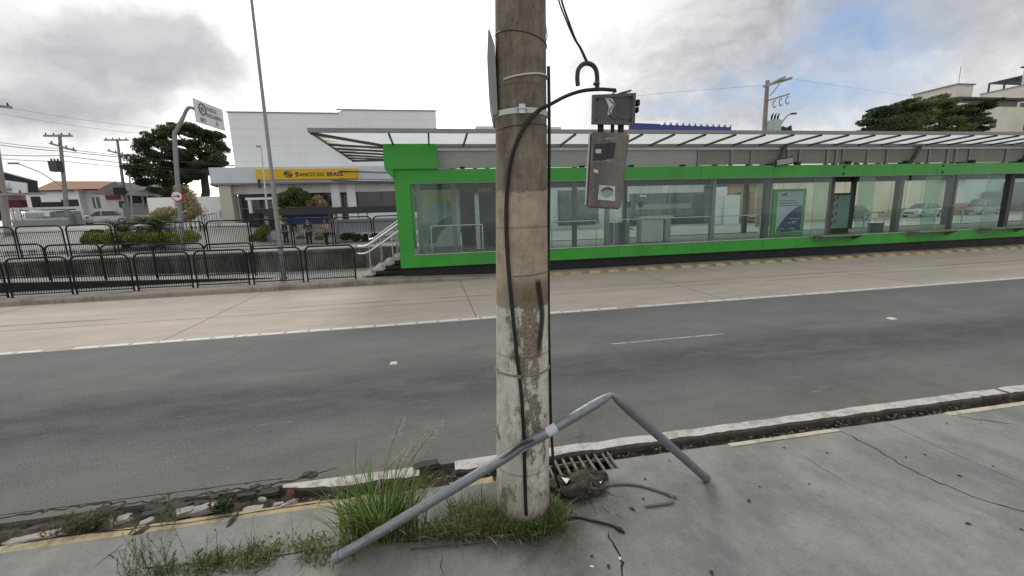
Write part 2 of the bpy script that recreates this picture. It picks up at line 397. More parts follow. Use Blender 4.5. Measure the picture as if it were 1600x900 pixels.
def m_wallstain(name, base, dark, thr=.5):
    s = NT(name)
    n = s.noise(1.1, 8, .7, s.vec(s.P, (1, 1, .5))); st = s.noise(4, 6, .7, s.vec(s.P, (2.5, 2.5, .18)))
    x, y, z = s.sep()
    f = s.ramp(s.math('ADD', s.math('MULTIPLY', n, .6), s.math('MULTIPLY', st, .4)), thr - .14, thr + .1)
    c = s.mix(f, dark, base)
    return s.done(s.bsdf(c, .9, 0, s.bump(s.noise(30, 5), .4, .01), .2))
def m_glass(name, tint=(.80, .90, .86), refl=.14, rough=.02, dirt=0.0):
    s = NT(name)
    fr = s.n('ShaderNodeLayerWeight'); fr.inputs[0].default_value = .5
    t = s.n('ShaderNodeBsdfTransparent'); s.put(t.inputs[0], tint)
    g = s.n('ShaderNodeBsdfGlossy'); g.inputs['Roughness'].default_value = rough; s.put(g.inputs[0], (.9, .95, .93))
    a = s.n('ShaderNodeMixShader'); s.link(s.math('ADD', s.math('MULTIPLY', s.math('POWER', fr.outputs[1], 5.0), .8), refl * .2), a.inputs[0]); s.link(t.outputs[0], a.inputs[1]); s.link(g.outputs[0], a.inputs[2])
    sh = a.outputs[0]
    if dirt:  # pale diffuse share paints a haze over the glass
        d = s.n('ShaderNodeBsdfDiffuse'); s.put(d.inputs[0], (.55, .60, .57))
        b = s.n('ShaderNodeMixShader'); s.link(s.math('MULTIPLY', s.ramp(s.noise(1.5, 6, .6), .3, .7, .5, 1.0), dirt), b.inputs[0]); s.link(sh, b.inputs[1]); s.link(d.outputs[0], b.inputs[2]); sh = b.outputs[0]
    return s.done(sh)
def m_translucent(name, col, stain=None):
    s = NT(name)
    c = s.mix(s.ramp(s.noise(1.3, 5), .3, .7), tuple(q * .9 for q in col), col)
    if stain:
        x, y, z = s.sep(); f = s.math('MULTIPLY', s.ramp(x, -1.1, -1.6), s.ramp(s.noise(1.6, 6, .7, s.vec(s.P, (.7, 2.2, 1))), .47, .62)); c = s.mix(s.math('MULTIPLY', f, .8), c, stain)
    d = s.n('ShaderNodeBsdfDiffuse'); s.link(c, d.inputs[0]); t = s.n('ShaderNodeBsdfTranslucent'); s.link(c, t.inputs[0])
    a = s.n('ShaderNodeMixShader'); a.inputs[0].default_value = .62; s.link(d.outputs[0], a.inputs[1]); s.link(t.outputs[0], a.inputs[2])
    return s.done(a.outputs[0])
def m_leaf(name, c1, c2, c3=None, trans=.3):
    s = NT(name)
    r = s.geo.outputs['Random Per Island']
    c = s.mix(r, c1, c2)
    if c3: c = s.mix(s.ramp(s.noise(1.2 if trans < .5 else 6, 3, .5, s.O), .52, .66), c, c3)
    b = s.bsdf(c, .6, 0, None, .3)
    t = s.n('ShaderNodeBsdfTranslucent'); s.link(c, t.inputs[0])
    a = s.n('ShaderNodeMixShader'); a.inputs[0].default_value = trans; s.link(b, a.inputs[1]); s.link(t.outputs[0], a.inputs[2])
    return s.done(a.outputs[0])
def m_galv():
    s = NT('galvanised_steel')
    v = s.voro(60, s.O); n = s.noise(8, 6, .65, s.O)
    c = s.mix(s.ramp(v, 0, .8), (.205, .222, .235), (.25, .268, .28)); c = s.mix(s.ramp(n, .4, .7, 0, .5), c, (.15, .17, .19))
    c = s.mix(s.ramp(s.noise(11, 8, .8, s.O), .57, .66, 0, .55), c, (.13, .105, .08))
    return s.done(s.bsdf(c, s.ramp(n, .3, .7, .38, .6), .65, s.bump(s.noise(120, 3, .6, s.O), .15, .002), .5))

M_ASPH = m_asphalt(); M_BUS = m_busway(); M_SIDE = m_sidewalk(); M_GROUND = m_ground(); M_SOIL = m_soil()
M_WHITE_K = m_paint('worn_white_kerb_paint', (.52, .51, .47), (.30, .29, .265), .465, 8)
M_YEL = m_paint('worn_yellow_kerb_paint', (.44, .34, .18), (.25, .23, .18), .48, 12)
M_CRM = m_paint('faded_cream_kerb_paint', (.54, .49, .36), (.27, .26, .225), .47, 9)
M_YBL = m_paint('dusty_yellow_kerb_paint', (.52, .40, .20), (.32, .27, .20), .46, 6)
M_LINE = m_paint('worn_white_road_paint', (.70, .70, .68), (.17, .17, .17), .40, 10)
M_KERB = m_wallstain('kerb_concrete', (.30, .27, .235), (.12, .105, .09), .47)
M_POLE = m_polecon()
M_RWALL = m_wallstain('stained_wall_concrete', (.21, .20, .175), (.055, .055, .05), .52)
M_CONC = mat('pale_concrete', (.36, .345, .31), .85, var=.25, scale=2, dirt=(.14, .13, .11))
M_BLACKP = mat('black_wall_paint', (.012, .013, .015), .6, var=.3, scale=3, dirt=(.03, .03, .03))
M_FENCE = mat('black_fence_paint', (.009, .009, .012), .6, var=.3, scale=6, bump=.05, spec=.25)
M_GREEN = mat('green_panel_paint', (.042, .335, .036), .36, var=.08, scale=.7, bump=.02, dirt=(.05, .17, .045), dscale=.7, damt=.5, spec=.4)
M_GREEND = mat('dark_green_panel', (.012, .075, .022), .5, var=.15, bump=.03)
M_STEEL = mat('grey_painted_steel', (.23, .235, .24), .45, .3, var=.15, scale=3, bump=.05)
M_STEELD = mat('dark_grey_steel', (.07, .072, .078), .5, .2, var=.2, scale=3, bump=.05)
M_STEELL = mat('light_aluminium', (.50, .51, .52), .35, .6, var=.1, scale=3, bump=.04)
M_COLUMN = mat('brown_grey_column', (.10, .085, .085), .55, .1, var=.2, scale=2, bump=.05)
M_STAIN = mat('stainless_tube', (.62, .63, .64), .25, .85, var=.1, scale=5, bump=.02)
M_ROOFT = m_translucent('translucent_roof_panel', (.82, .84, .84)); M_ROOFS = m_translucent('stained_translucent_roof_panel', (.80, .80, .76), (.24, .16, .09))
M_GLASS = m_glass('station_glass', (.885, .94, .915), .14, .03, .045)
M_GLASSD = m_glass('double_door_glass', (.76, .86, .81), .14, .04, .17)
M_GLASSP = m_glass('clear_plastic', (.90, .90, .90), .10, .06, .015)
M_WIN = mat('dark_window_glass', (.018, .024, .03), .12, 0, var=.3, scale=.6, bump=0, spec=.8)
M_WINM = mat('grey_window_glass', (.05, .062, .068), .15, 0, var=.4, scale=.4, bump=0, spec=.8)
M_WHITEW = mat('white_wall_paint', (.76, .775, .78), .7, var=.04, scale=.4, bump=.03, dirt=(.62, .62, .60), dscale=.25, damt=.4)
M_FASCIA = mat('pale_blue_grey_fascia', (.54, .60, .62), .55, var=.06, scale=.5, bump=.02)
M_CREAM = mat('cream_wall_paint', (.82, .74, .57), .8, var=.07, scale=.5, bump=.05, dirt=(.50, .44, .33), dscale=.35, damt=.5)
M_BEIGE = mat('beige_wall_paint', (.66, .62, .54), .8, var=.08, scale=.3, bump=.05, dirt=(.40, .37, .32), dscale=.15)
M_OFFW = mat('offwhite_wall', (.60, .60, .575), .8, var=.08, scale=.5, bump=.05, dirt=(.33, .32, .30))
M_GREYW = mat('grey_wall', (.20, .20, .20), .8, var=.15, scale=.5, bump=.05)
M_DARK = mat('dark_interior', (.02, .022, .025), .7, var=.4, scale=.6, bump=0)
M_TILE = mat('terracotta_roof_tiles', (.30, .145, .085), .85, var=.25, scale=1.2, bump=.5, dirt=(.16, .10, .07), bscale=5)
M_ROOFG = mat('grey_fibre_roof', (.22, .205, .19), .85, var=.25, scale=.8, bump=.4, dirt=(.12, .10, .09), bscale=4)
M_BLUE = mat('blue_roof_paint', (.03, .05, .22), .5, var=.15, scale=.6, bump=.05)
M_TEAL = mat('teal_wall_paint', (.06, .23, .28), .7, var=.1, scale=.5, bump=.05)
M_YELLOWS = mat('yellow_sign_face', (.66, .41, .015), .45, var=.05, scale=.5, bump=0)
M_NAVY = mat('navy_lettering', (.02, .035, .07), .5, var=.1, bump=0)
M_RED = mat('red_sign_paint', (.48, .03, .03), .5, var=.1, bump=0)
M_SIGNW = mat('white_sign_face', (.68, .69, .70), .5, var=.05, bump=0, dirt=(.5, .5, .5))
M_SIGNG = mat('grey_sign_lettering', (.20, .205, .22), .6, var=.1, bump=0)
M_BLACK = mat('black_rubber', (.012, .012, .013), .5, var=.3, scale=12, bump=.1)
M_GALV = m_galv()
M_WOODP = mat('weathered_pole_concrete', (.26, .235, .215), .9, var=.2, scale=2, bump=.2)
M_BARK = mat('bark', (.085, .068, .055), .95, var=.35, scale=3, bump=.8, bscale=12)
M_ORANGE = mat('orange_tan_paint', (.50, .30, .13), .7, var=.1, scale=.8, bump=.03)
M_PINK = mat('salmon_wall_paint', (.45, .27, .22), .8, var=.1, scale=.5, bump=.05)
M_BRICKT = mat('tan_brick_paving', (.33, .26, .19), .9, var=.15, scale=3, bump=.3)

# ------------------------------------------------------------------ terrain and roads
def g(x, y):                                  # ground height behind the busway
    t = min(max((y - 19) / 27.0, 0), 1); t = t * t * (3 - 2 * t)
    w = min(max((-x - 7) / 7.0, 0), 1)
    return .15 + 1.75 * t * w
mb = MB()
xs = [-400, -250, -160, -110] + [-80 + 4 * i for i in range(16)] + [-16 + 2 * i for i in range(8)] + [0, 10, 25, 60, 120, 250, 400]
ys = [13.95, 16.0, 18, 19, 21, 23, 25, 27, 29, 31, 33, 35, 37, 39, 41, 43, 45, 48, 55, 70, 100, 160, 300, 600]
for x in xs:
    for y in ys: mb.v.append(Vector((x, y, g(x, y) if y > 17.9 else .146)))
for i in range(len(xs) - 1):
    for j in range(len(ys) - 1):
        a = i * len(ys) + j; mb.f.append([a, a + len(ys), a + len(ys) + 1, a + 1]); mb.mi.append(0)
mb.build('ground', M_GROUND, kind='structure', smooth=True)
MB().quad((-400, -60, -.16), (400, -60, -.16), (400, 14.2, -.16), (-400, 14.2, -.16)).build('ground', M_GROUND, kind='structure')
MB().box(-400, 400, 3.335, 8.12, -.15, 0).build('road', M_ASPH, kind='structure')
MB().box(-400, 400, 8.12, 13.2, -.15, .006).build('busway', M_BUS, kind='structure')
mb = MB()
M_JOINT = mat('joint_dirt', (.21, .185, .155), .95, var=.3, scale=8)
for X in [x * 5.6 + .78 for x in range(-9, 9)]: mb.box(X - .012, X + .012, 8.3, 13.19, .0, .008)
for X0, X1 in ((-50, 50),): mb.box(X0, X1, 10.0, 10.018, .0, .0085)
mb.build('pavement_joint', M_JOINT, kind='structure')
# white segmented edge line between road and busway
mb = MB(); X = -46.0
while X < 60:
    L = .36 + random.uniform(-.03, .03)
    if random.random() > .03: mb.box(X, X + L, 8.13 + random.uniform(0, .015), 8.27 + random.uniform(-.02, .01), 0, .012)
    X += L + .055
mb.build('edge_line', M_LINE, kind='structure')
mb = MB()
for X0 in (-10.65, 2.66, 22.6): mb.box(X0, X0 + 1.95, 5.95, 6.005, 0, .004)
mb.build('lane_line', m_paint('faded_white_lane_paint', (.36, .36, .35), (.13, .13, .13), .47, 12), kind='structure')
# sidewalk slab
mb = MB(); mb.box(-40, 60, -30, 3.0, -.14, 0)
mb = MB(); mb.box(-40, 60, -30, 2.93, -.14, 0); mb.box(-40, .70, 2.93, 3.0, -.14, 0); mb.box(1.40, 60, 2.93, 3.0, -.14, 0)
sw = mb.build('sidewalk', M_SIDE, kind='structure')
mb = MB()
def strip(x0, x1, y0, y1, z0, z1, n, jit):
    """slab edge with a ragged outer side"""
    vs = []
    for i in range(n + 1):
        x = x0 + (x1 - x0) * i / n; j = mnoise.noise(Vector((x * 6, y1, 0))) * jit
        vs.append([(x, y0, z0), (x, y0, z1), (x, y1 + j, z1 - abs(j) * .2), (x, y1 + j, z0)])
    for i in range(n):
        for k in range(4):
            mb.quad(vs[i][k], vs[i + 1][k], vs[i + 1][(k + 1) % 4], vs[i][(k + 1) % 4])
    mb.quad(*vs[0]); mb.quad(*vs[-1])
strip(-6, -2.17, 3.0, 3.075, -.14, -.001, 60, .006); strip(-2.15, -.95, 3.0, 3.08, -.14, .0, 40, .008); strip(-.95, -.55, 3.0, 3.07, -.14, -.004, 20, .02)
strip(.02, .36, 3.0, 3.075, -.14, -.002, 12, .012)
mb.build('kerb_edge', M_YEL, kind='structure')
mb = MB(); strip(2.48, 3.62, 3.015, 3.065, -.14, .001, 30, .006); strip(4.9, 9.0, 3.01, 3.07, -.14, -.001, 30, .006)
mb.build('kerb_edge', M_CRM, kind='structure')
mb = MB()
strip(-.55, .02, 3.0, 3.05, -.14, -.006, 20, .02); strip(.36, .70, 3.0, 3.02, -.14, -.006, 12, .02); strip(1.40, 2.48, 3.0, 3.06, -.14, -.001, 30, .01); strip(3.62, 4.9, 3.0, 3.06, -.14, -.001, 30, .01)
mb.build('kerb_edge', M_SIDE, kind='structure')
# near kerb: painted white, broken towards the left
mb = MB()
def kerbrun(x0, x1, n):
    P = []
    for i in range(n + 1):
        x = x0 + (x1 - x0) * i / n
        e = mnoise.noise(Vector((x * 3, 1, 0))) * .022 + mnoise.noise(Vector((x * 14, 4, 0))) * .012; t = mnoise.noise(Vector((x * 4, 7, 0))) * .010
        tap = 1 - .80 * min(1, max(0, (-.75 - x) / .55)) ** 1.4; up_ = .028 if x > .5 else .028 - .018 * min(1, (.5 - x)); e *= 1.0 if x > .4 else 2.0
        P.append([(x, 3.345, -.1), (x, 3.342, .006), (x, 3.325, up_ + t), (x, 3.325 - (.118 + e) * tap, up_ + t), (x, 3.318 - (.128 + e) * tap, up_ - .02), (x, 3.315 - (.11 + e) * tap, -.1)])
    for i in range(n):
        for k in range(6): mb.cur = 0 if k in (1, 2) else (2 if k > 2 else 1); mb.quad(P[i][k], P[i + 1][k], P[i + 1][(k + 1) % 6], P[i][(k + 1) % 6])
    mb.cur = 1; mb.add(P[0], [(0, 1, 2, 3, 4, 5)]); mb.add(P[-1], [(0, 1, 2, 3, 4, 5)])
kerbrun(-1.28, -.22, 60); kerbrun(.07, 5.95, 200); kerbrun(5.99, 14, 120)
mb.build('kerb', [M_WHITE_K, M_KERB, mat('dark_kerb_side', (.075, .066, .056), .95, var=.4, scale=12, bump=.6)], kind='structure', smooth=True)  # near face and bevel get a darker colour than the top
# sunken dirt channel between sidewalk and kerb
mb = MB(); nx, ny = 620, 9
for i in range(nx + 1):
    x = -6.5 + 19 * i / nx
    for j in range(ny + 1):
        ylo, yhi = 2.99, (3.31 if x > -1.3 else 3.44)
        y = ylo + (yhi - ylo) * j / ny
        h = -.065 + .05 * mnoise.noise(Vector((x * 5, y * 8, 0))) + .03 * mnoise.noise(Vector((x * 19, y * 25, 3)))
        if x < -1.25: h += .035 + .02 * mnoise.noise(Vector((x * 3, 0, 9)))
        if j == ny: h = -.03 if x > -1.3 else .004
        if .66 < x < 1.44: h -= .14
        mb.v.append(Vector((x, y, h)))
for i in range(nx):
    for j in range(ny): a = i * (ny + 1) + j; mb.f.append([a, a + ny + 1, a + ny + 2, a + 1]); mb.mi.append(0)
mb.build('soil', M_SOIL, kind='structure', smooth=True)
# cracks and slab joints
def wander(pts, jit, seg):
    out_ = []; random.seed(hash(tuple(pts[0])) % 999)
    for i in range(len(pts) - 1):
        a, b = Vector(pts[i]), Vector(pts[i + 1]); n = max(2, int((b - a).length / seg))
        for k in range(n): out_.append(a.lerp(b, k / n) + Vector((random.uniform(-jit, jit), random.uniform(-jit, jit), 0)))
    out_.append(Vector(pts[-1])); return out_
mb = MB()
def crack(pxs, w, jit=.012, seg=.035, z=.0015, fade=True):
    pts = wander([PZ(px, py, 0) for px, py in pxs], jit, seg); n = len(pts)
    for i in range(n - 1):
        d = (pts[i + 1] - pts[i]).normalized(); s_ = Vector((-d.y, d.x, 0))
        w0 = w * (.45 + .75 * abs(mnoise.noise(pts[i] * 9))) * (min(1, i / 4, (n - i) / 6) if fade else 1); w1 = w * (.45 + .75 * abs(mnoise.noise(pts[i + 1] * 9))) * (min(1, (i + 1) / 4, (n - i - 1) / 6) if fade else 1)
        mb.quad((pts[i] - s_ * w0).to_tuple()[:2] + (z,), (pts[i] + s_ * w0).to_tuple()[:2] + (z,), (pts[i + 1] + s_ * w1).to_tuple()[:2] + (z,), (pts[i + 1] - s_ * w1).to_tuple()[:2] + (z,))
crack([(1312, 672), (1380, 708), (1412, 728), (1430, 738), (1500, 768), (1530, 780), (1600, 800), (1700, 835)], .0075)
crack([(952, 826), (955, 848), (965, 866), (972, 880), (970, 920)], .011)
crack([(937, 785), (948, 798), (953, 805)], .009); crack([(958, 796), (966, 806), (975, 812)], .006); crack([(917, 770), (925, 790), (935, 805)], .006); crack([(935, 762), (960, 775), (985, 778)], .004)
crack([(690, 862), (692, 905)], .006); crack([(140, 892), (165, 872), (193, 850)], .006, .006); crack([(1480, 645), (1520, 655), (1600, 664)], .007)
crack([(1235, 700), (1290, 735), (1350, 770)], .002, .01)
crack([(-100, 868), (100, 838), (300, 816), (420, 797), (545, 779)], .007, .003, .05)
crack([(200, 890), (330, 880), (440, 868), (560, 846)], .008, .006)
crack([(560, 850), (650, 845), (720, 835), (800, 826)], .007, .006)
crack([(1370, 655), (1470, 700), (1620, 765)], .0022, .003)
mb.build('pavement_crack', mat('crack_dark', (.018, .016, .014), 1.0, var=.3, bump=0), kind='structure', fixn=False)  # flat dark strips drawn along the cracks and joints
# cracked asphalt edge by the broken kerb (thin slabs standing proud)
mb = MB()
def crackr(pxs, w, jit=.02): crack(pxs, w, jit, .04, .0025)
crackr([(-60, 822), (60, 800), (160, 787), (260, 784), (340, 768), (420, 760), (480, 745), (530, 732)], .012)
crackr([(150, 800), (230, 797), (300, 790)], .008); crackr([(300, 775), (380, 768), (440, 762)], .007); crackr([(250, 600), (330, 570), (420, 530)], .003, .03)
crackr([(885, 688), (905, 682), (915, 679)], .006, .006)
mb.build('road_crack', mat('crack_dark', (.018, .016, .014)), kind='structure', fixn=False)
# far kerb and platform footing
mb = MB()
n = 300
for x0, x1 in ((-60, 45),):
    P = []
    for i in range(n + 1):
        x = x0 + (x1 - x0) * i / n; e = .02 * mnoise.noise(Vector((x * 2.3, 3, 0))) + .012 * mnoise.noise(Vector((x * 9, 5, 0)))
        kt = .148 - .085 * min(1, max(0, (x + 1.2) / 3)); P.append([(x, 13.19 + e, -.1), (x, 13.20 + e, kt - .04), (x, 13.25 + e, kt), (x, 13.96, kt), (x, 13.96, -.1)])
    for i in range(n):
        for k in range(4): mb.quad(P[i][k], P[i + 1][k], P[i + 1][k + 1], P[i][k + 1])
mb.build('far_kerb', M_KERB, kind='structure', smooth=True)
mb = MB(); X = 3.0
while X < 44:
    L = .42
    mb.add([(X, 13.02, .006), (X + L, 13.02, .006), (X + L, 13.2, .006), (X, 13.2, .006), (X + .04, 13.05, .07), (X + L - .04, 13.05, .07), (X + L - .02, 13.22, .088), (X + .02, 13.22, .088)],
           [(0, 1, 5, 4), (1, 2, 6, 5), (2, 3, 7, 6), (3, 0, 4, 7), (4, 5, 6, 7)])
    X += .66
mb.build('kerb_block', M_YBL, kind='structure', smooth=False)
# ------------------------------------------------------------------ the green bus station
FY, RY = 13.7, 17.3                           # front and rear faces
X0, X1 = -1.02, 38.0
st = empty('bus_station', (14, 15.5, .15), 'long raised green bus station with glass walls and a translucent canopy', 'bus station')
MB().box(-1.0, X1, 13.83, RY - .1, -.05, .60).build('base_wall', M_BLACKP, st)
MB().box(X0 + .1, X1, FY + .3, RY - .2, .62, .80).build('floor', mat('station_floor', (.21, .21, .20), .5, var=.1), st)
mb = MB(); mb.box(X0, X1, FY, FY + .22, .41, .80)
mb.build('lower_beam', M_GREEN, st)
for x in (3.4, 6.3, 9.1, 12.0, 17.3, 21.1, 25.9): MB().box(x, x + .010, FY - .0015, FY, .41, .80).build('panel_seam', M_GREEND, st); MB().box(x + .2, x + .21, FY - .0015, FY, 3.02, 3.43).build('panel_seam', M_GREEND, st)
mb = MB(); mb.box(X0, X1, FY, FY + .24, 3.02, 3.43); mb.build('upper_beam', M_GREEN, st)
MB().box(X0, -.57, FY - .004, FY + .3, .41, 3.43).build('corner_post', M_GREEN, st)
MB().box(X0, -.6, RY - .2, RY, .41, 3.43).build('corner_post', M_GREEN, st)
MB().box(X0 + .3, X1, RY - .16, RY, .60, .82).build('lower_beam', M_GREEND, st)
MB().box(X0 + .3, X1, RY - .18, RY, 2.98, 3.43).build('upper_beam', M_GREEND, st)
mb = MB(); mb.box(-1.27, .31, FY - .12, FY + 1.2, 3.43, 4.16)
mb.add([(-1.27, FY - .1, 3.43), (X0, FY - .1, 3.12), (X0, FY - .1, 3.43), (-1.27, FY + 1.2, 3.43), (X0, FY + 1.2, 3.12), (X0, FY + 1.2, 3.43)], [(0, 1, 2), (3, 5, 4), (0, 3, 4, 1), (1, 4, 5, 2)])
mb.m(0); bx = mb.build('corner_box', M_GREEN, st, bevel=.008)
MB().box(X0 + .42, X1, FY - .02, FY + .02, .80, .825).build('sill', M_STEELL, st)
MB().box(X0 + .42, X1, FY - .012, FY + .02, 2.995, 3.02).build('head_rail', M_STEEL, st)
# clerestory strip above the beam and the ceiling
M_CLER = mat('clerestory_panel', (.36, .365, .355), .5, var=.08, scale=.6, bump=0)
MB().box(.32, 9.3, FY + .25, FY + .30, 3.47, 4.0).build('clerestory', M_CLER, st)
MB().box(9.3, X1, FY + .25, FY + .26, 3.50, 4.0).build('clerestory', m_translucent('pale_clerestory_sheet', (.62, .59, .54)), st)
for x in (9.3, 10.6, 11.4, 12.9, 13.4, 14.6, 15.0, 15.3, 16.4, 17.3, 19.3, 20.2, 20.6, 21.3, 23.2, 24.9): MB().box(x, x + .09, FY + .2, FY + .32, 3.43, 4.0).build('clerestory_mullion', M_STEEL, st)
MB().box(-1.0, X1, RY - .1, RY - .09, 3.47, 4.1).build('clerestory', M_GLASS, st)
MB().box(-1.2, X1, FY + .2, FY + .32, 4.0, 4.10).build('gutter', M_STEELL, st)
MB().box(-1.25, X1, FY + .1, FY + .24, 4.10, 4.19).build('eaves_beam', M_STEEL, st)
MB().box(-1.2, X1, FY + .33, RY - .1, 4.02, 4.05).build('ceiling', mat('station_ceiling', (.50, .48, .45), .7, var=.05), st)
# canopy: level outer edge, soffit panels falling gently inwards
OX, OY, OZ, IZ, IX, IY = -2.95, 12.3, 4.28, 4.18, -1.22, 13.85
BY = 18.4
mb = MB(); mb.quad((OX, OY, OZ), (X1, OY, OZ), (X1, IY, IZ), (IX, IY, IZ)); mb.quad((X1, BY, OZ), (OX, BY, OZ), (IX, RY, IZ), (X1, RY, IZ))
mb.quad((IX, IY, IZ), (X1, IY, IZ), (X1, RY, IZ), (IX, RY, IZ))
mb.build('canopy_panel', M_ROOFT, st)
MB().quad((OX, BY, OZ), (OX, OY, OZ), (IX, IY, IZ), (IX, RY, IZ)).build('canopy_panel', M_ROOFS, st)
mb = MB(); mb.box(OX - .04, X1, OY - .04, OY + .03, OZ - .035, OZ + .075); mb.box(OX - .04, OX + .03, OY + .03, BY, OZ - .03, OZ + .07); mb.box(OX - .04, X1, BY, BY + .06, OZ - .03, OZ + .07)
mb.build('canopy_edge', M_STEEL, st)
for i in range(40):
    x = -2.02 + 1.05 * i + (.0 if i else 0)
    if x > X1: break
    if x < IX + .1: continue
    MB().bar((x, OY + .03, OZ - .045), (x, IY, IZ - .045), .045, .06).build('canopy_rib', M_STEELD, st)
for y in (14.3, 15.1, 15.9, 16.7, 17.5): MB().bar((OX + .03, y, OZ - .04), (IX, y if y < RY else RY, IZ - .04), .05, .06).build('canopy_rib', M_STEELD, st)
MB().bar((OX + .02, OY + .02, OZ - .05), (IX, IY, IZ - .05), .06, .07).build('canopy_rib', M_STEELD, st)
MB().bar((OX + .02, BY - .02, OZ - .05), (IX, RY, IZ - .05), .06, .07).build('canopy_rib', M_STEELD, st)
mb = MB(); mb.box(OX + .1, X1, OY + .06, BY - .06, OZ + .06, OZ + .065)
# small stand-up brackets and louvred pieces on the beam
for x in (1.0, 4.95, 6.7, 8.6): MB().box(x, x + .14, FY + .05, FY + .2, 3.43, 3.50).build('beam_bracket', M_DARK, st)
for x in (13.2, 15.4, 18.1, 21.3, 23.9, 25.6): MB().box(x, x + .16, FY + .05, FY + .2, 3.43, 3.56).build('beam_bracket', M_DARK, st)
for x in (15.2, 19.8, 24.3, 28.8):
    for z in (3.10, 3.34): MB().tube([(x, FY - .02, z), (x, FY + .01, z)], .045, 10).build('bolt', M_BLACK, st)
# outer columns with knee braces above the beam, columns inside
for x in (12.35, 18.35, 24.0, 30.2):
    MB().box(x - .10, x + .10, FY + .30, FY + .50, .80, 4.1).build('column', M_STEELD, st)
    MB().bar((x + .12, FY + .2, 3.45), (x + .38, FY + .1, 4.1), .09, .1).build('knee_brace', M_COLUMN, st)
for x, y, m_ in ((-.35, 14.15, M_STEEL), (.80, 14.9, M_STEEL), (1.6, 15.0, M_STEELL), (4.95, 14.4, M_COLUMN), (6.1, 14.25, M_STEEL), (10.15, 14.15, M_STEEL), (15.4, 14.3, M_COLUMN), (21.4, 14.3, M_STEELD), (4.3, 16.9, M_STEELL)):
    MB().box(x - .07, x + .07, y - .07, y + .07, .80, 4.02).build('column', m_, st)
for x in (2.3, 8.1, 13.9, 19.6, 25.2): MB().box(x - .08, x + .08, RY - .3, RY - .14, .80, 4.02).build('column', M_STEELD, st)
# glazing
gx = [-.56, 3.1, 6.55, 10.12, 12.3, 14.1]
for a, b in zip(gx[:-1], gx[1:]):
    MB().box(a + .008, b - .008, FY + .06, FY + .07, .825, 2.995).build('glass_pane', M_GLASS, st)
for a, b in ((14.1, 14.85), (16.05, 16.8), (19.2, 19.95), (22.3, 23.2), (24.5, 25.3)):
    MB().box(a, b, FY + .10, FY + .11, .84, 2.99).build('sliding_door', M_GLASSD, st)
for a, b in ((16.05, 18.3), (18.45, 20.6), (20.65, 22.3), (24.5, 27.5), (27.55, 31)):
    MB().box(a, b, FY + .06, FY + .07, .825, 2.995).build('glass_pane', M_GLASS, st)
for a, b in ((-.56, 4.0), (4.4, 9.9), (10.2, 15.5), (15.6, 21.0), (21.1, 26.0), (26.1, 31)):
    MB().box(a, b, RY - .1, RY - .09, .83, 2.98).build('glass_pane', M_GLASS, st)
for a, b in ((14.15, 16.0), (18.5, 20.5), (22.1, 24.15), (26.6, 28.6)):
    mb = MB(); mb.add([(a, FY - .42, .815), (b, FY - .42, .815), (b, FY, .815), (a, FY, .815), (a, FY - .42, .85), (b, FY - .42, .85), (b, FY, .85), (a, FY, .85)],
                      [(3, 2, 1, 0), (4, 5, 6, 7), (0, 1, 5, 4), (1, 2, 6, 5), (2, 3, 7, 6), (3, 0, 4, 7)])
    for x in (a + .03, b - .05): mb.prism([(FY - .40, .815), (FY, .815), (FY, .60)], 'x', x, x + .02)
    mb.build('boarding_step', mat('brushed_step', (.27, .26, .25), .5, .4, var=.2, scale=5), st)
# writing glimpsed on the display inside the glass
tm = text_mb('1059', .20, PY(747, 300, FY + .35), (1, 0, 0), (0, 0, 1), .004); MB().box(1.2, 3.3, FY + .37, FY + .41, 2.72, 2.99).build('display_board', M_DARK, st)
tm.build('display_digits', M_STEEL, st)
# green framed hanging sign between canopy and beam
hs = empty('hanging_sign', (13.6, 14.2, 3.45), 'small green framed sign tilted under the canopy eaves above the beam', 'sign')
a, b = PY(1212, 249, 13.65), PY(1240, 245, 13.65)
mb = MB(); mb.bar((a.x, 13.65, 3.50), (b.x, 13.65, 3.50 + .10), .04, .26); mb.build('frame', M_GREEND, hs)
mb = MB(); mb.bar((a.x + .04, 13.62, 3.505), (b.x - .04, 13.62, 3.595), .02, .18); mb.build('panel', M_CLER, hs)

# ---- things standing inside the station
def guard_rail(x0, x1, y, label, top=1.68):
    o = empty('guard_rail', ((x0 + x1) / 2, y, .80), label, 'handrail', 'steel guard rails inside the station')
    MB().tube([(x0, y, .80), (x0, y, top), ], .022, 8).build('post', M_STAIN, o); MB().tube([(x1, y, .80), (x1, y, top)], .022, 8).build('post', M_STAIN, o)
    MB().tube([(x0, y, top), (x1, y, top)], .022, 8).build('top_rail', M_STAIN, o)
    return o
guard_rail(-.02, 1.66, 14.12, 'shiny steel guard rail behind the glass nearest the stairs')
guard_rail(4.04, 5.66, 14.12, 'short steel guard rail behind the glass just right of the concrete pole')
guard_rail(6.31, 10.10, 14.12, 'long steel guard rail in front of the ticket booth')
guard_rail(10.25, 12.2, 14.15, 'steel guard rail between the booth and the framed poster')
guard_rail(17.2, 18.2, 14.4, 'steel guard rail beside the small green bin', 1.60); guard_rail(20.8, 22.2, 14.4, 'steel guard rail between the third and fourth doors', 1.60)
o = empty('ticket_booth', (8.25, 14.85, .80), 'waist high pale grey ticket booth with flat top inside the station', 'booth')
MB().box(7.65, 8.55, 14.7, 15.1, .80, 1.62).build('front_panel', M_OFFW, o, bevel=.02); MB().box(8.62, 8.86, 14.7, 15.1, .80, 1.66).build('side_panel', M_CLER, o, bevel=.02)
MB().box(7.55, 8.92, 14.62, 15.2, 1.66, 1.75).build('top', M_STEELL, o, bevel=.03)
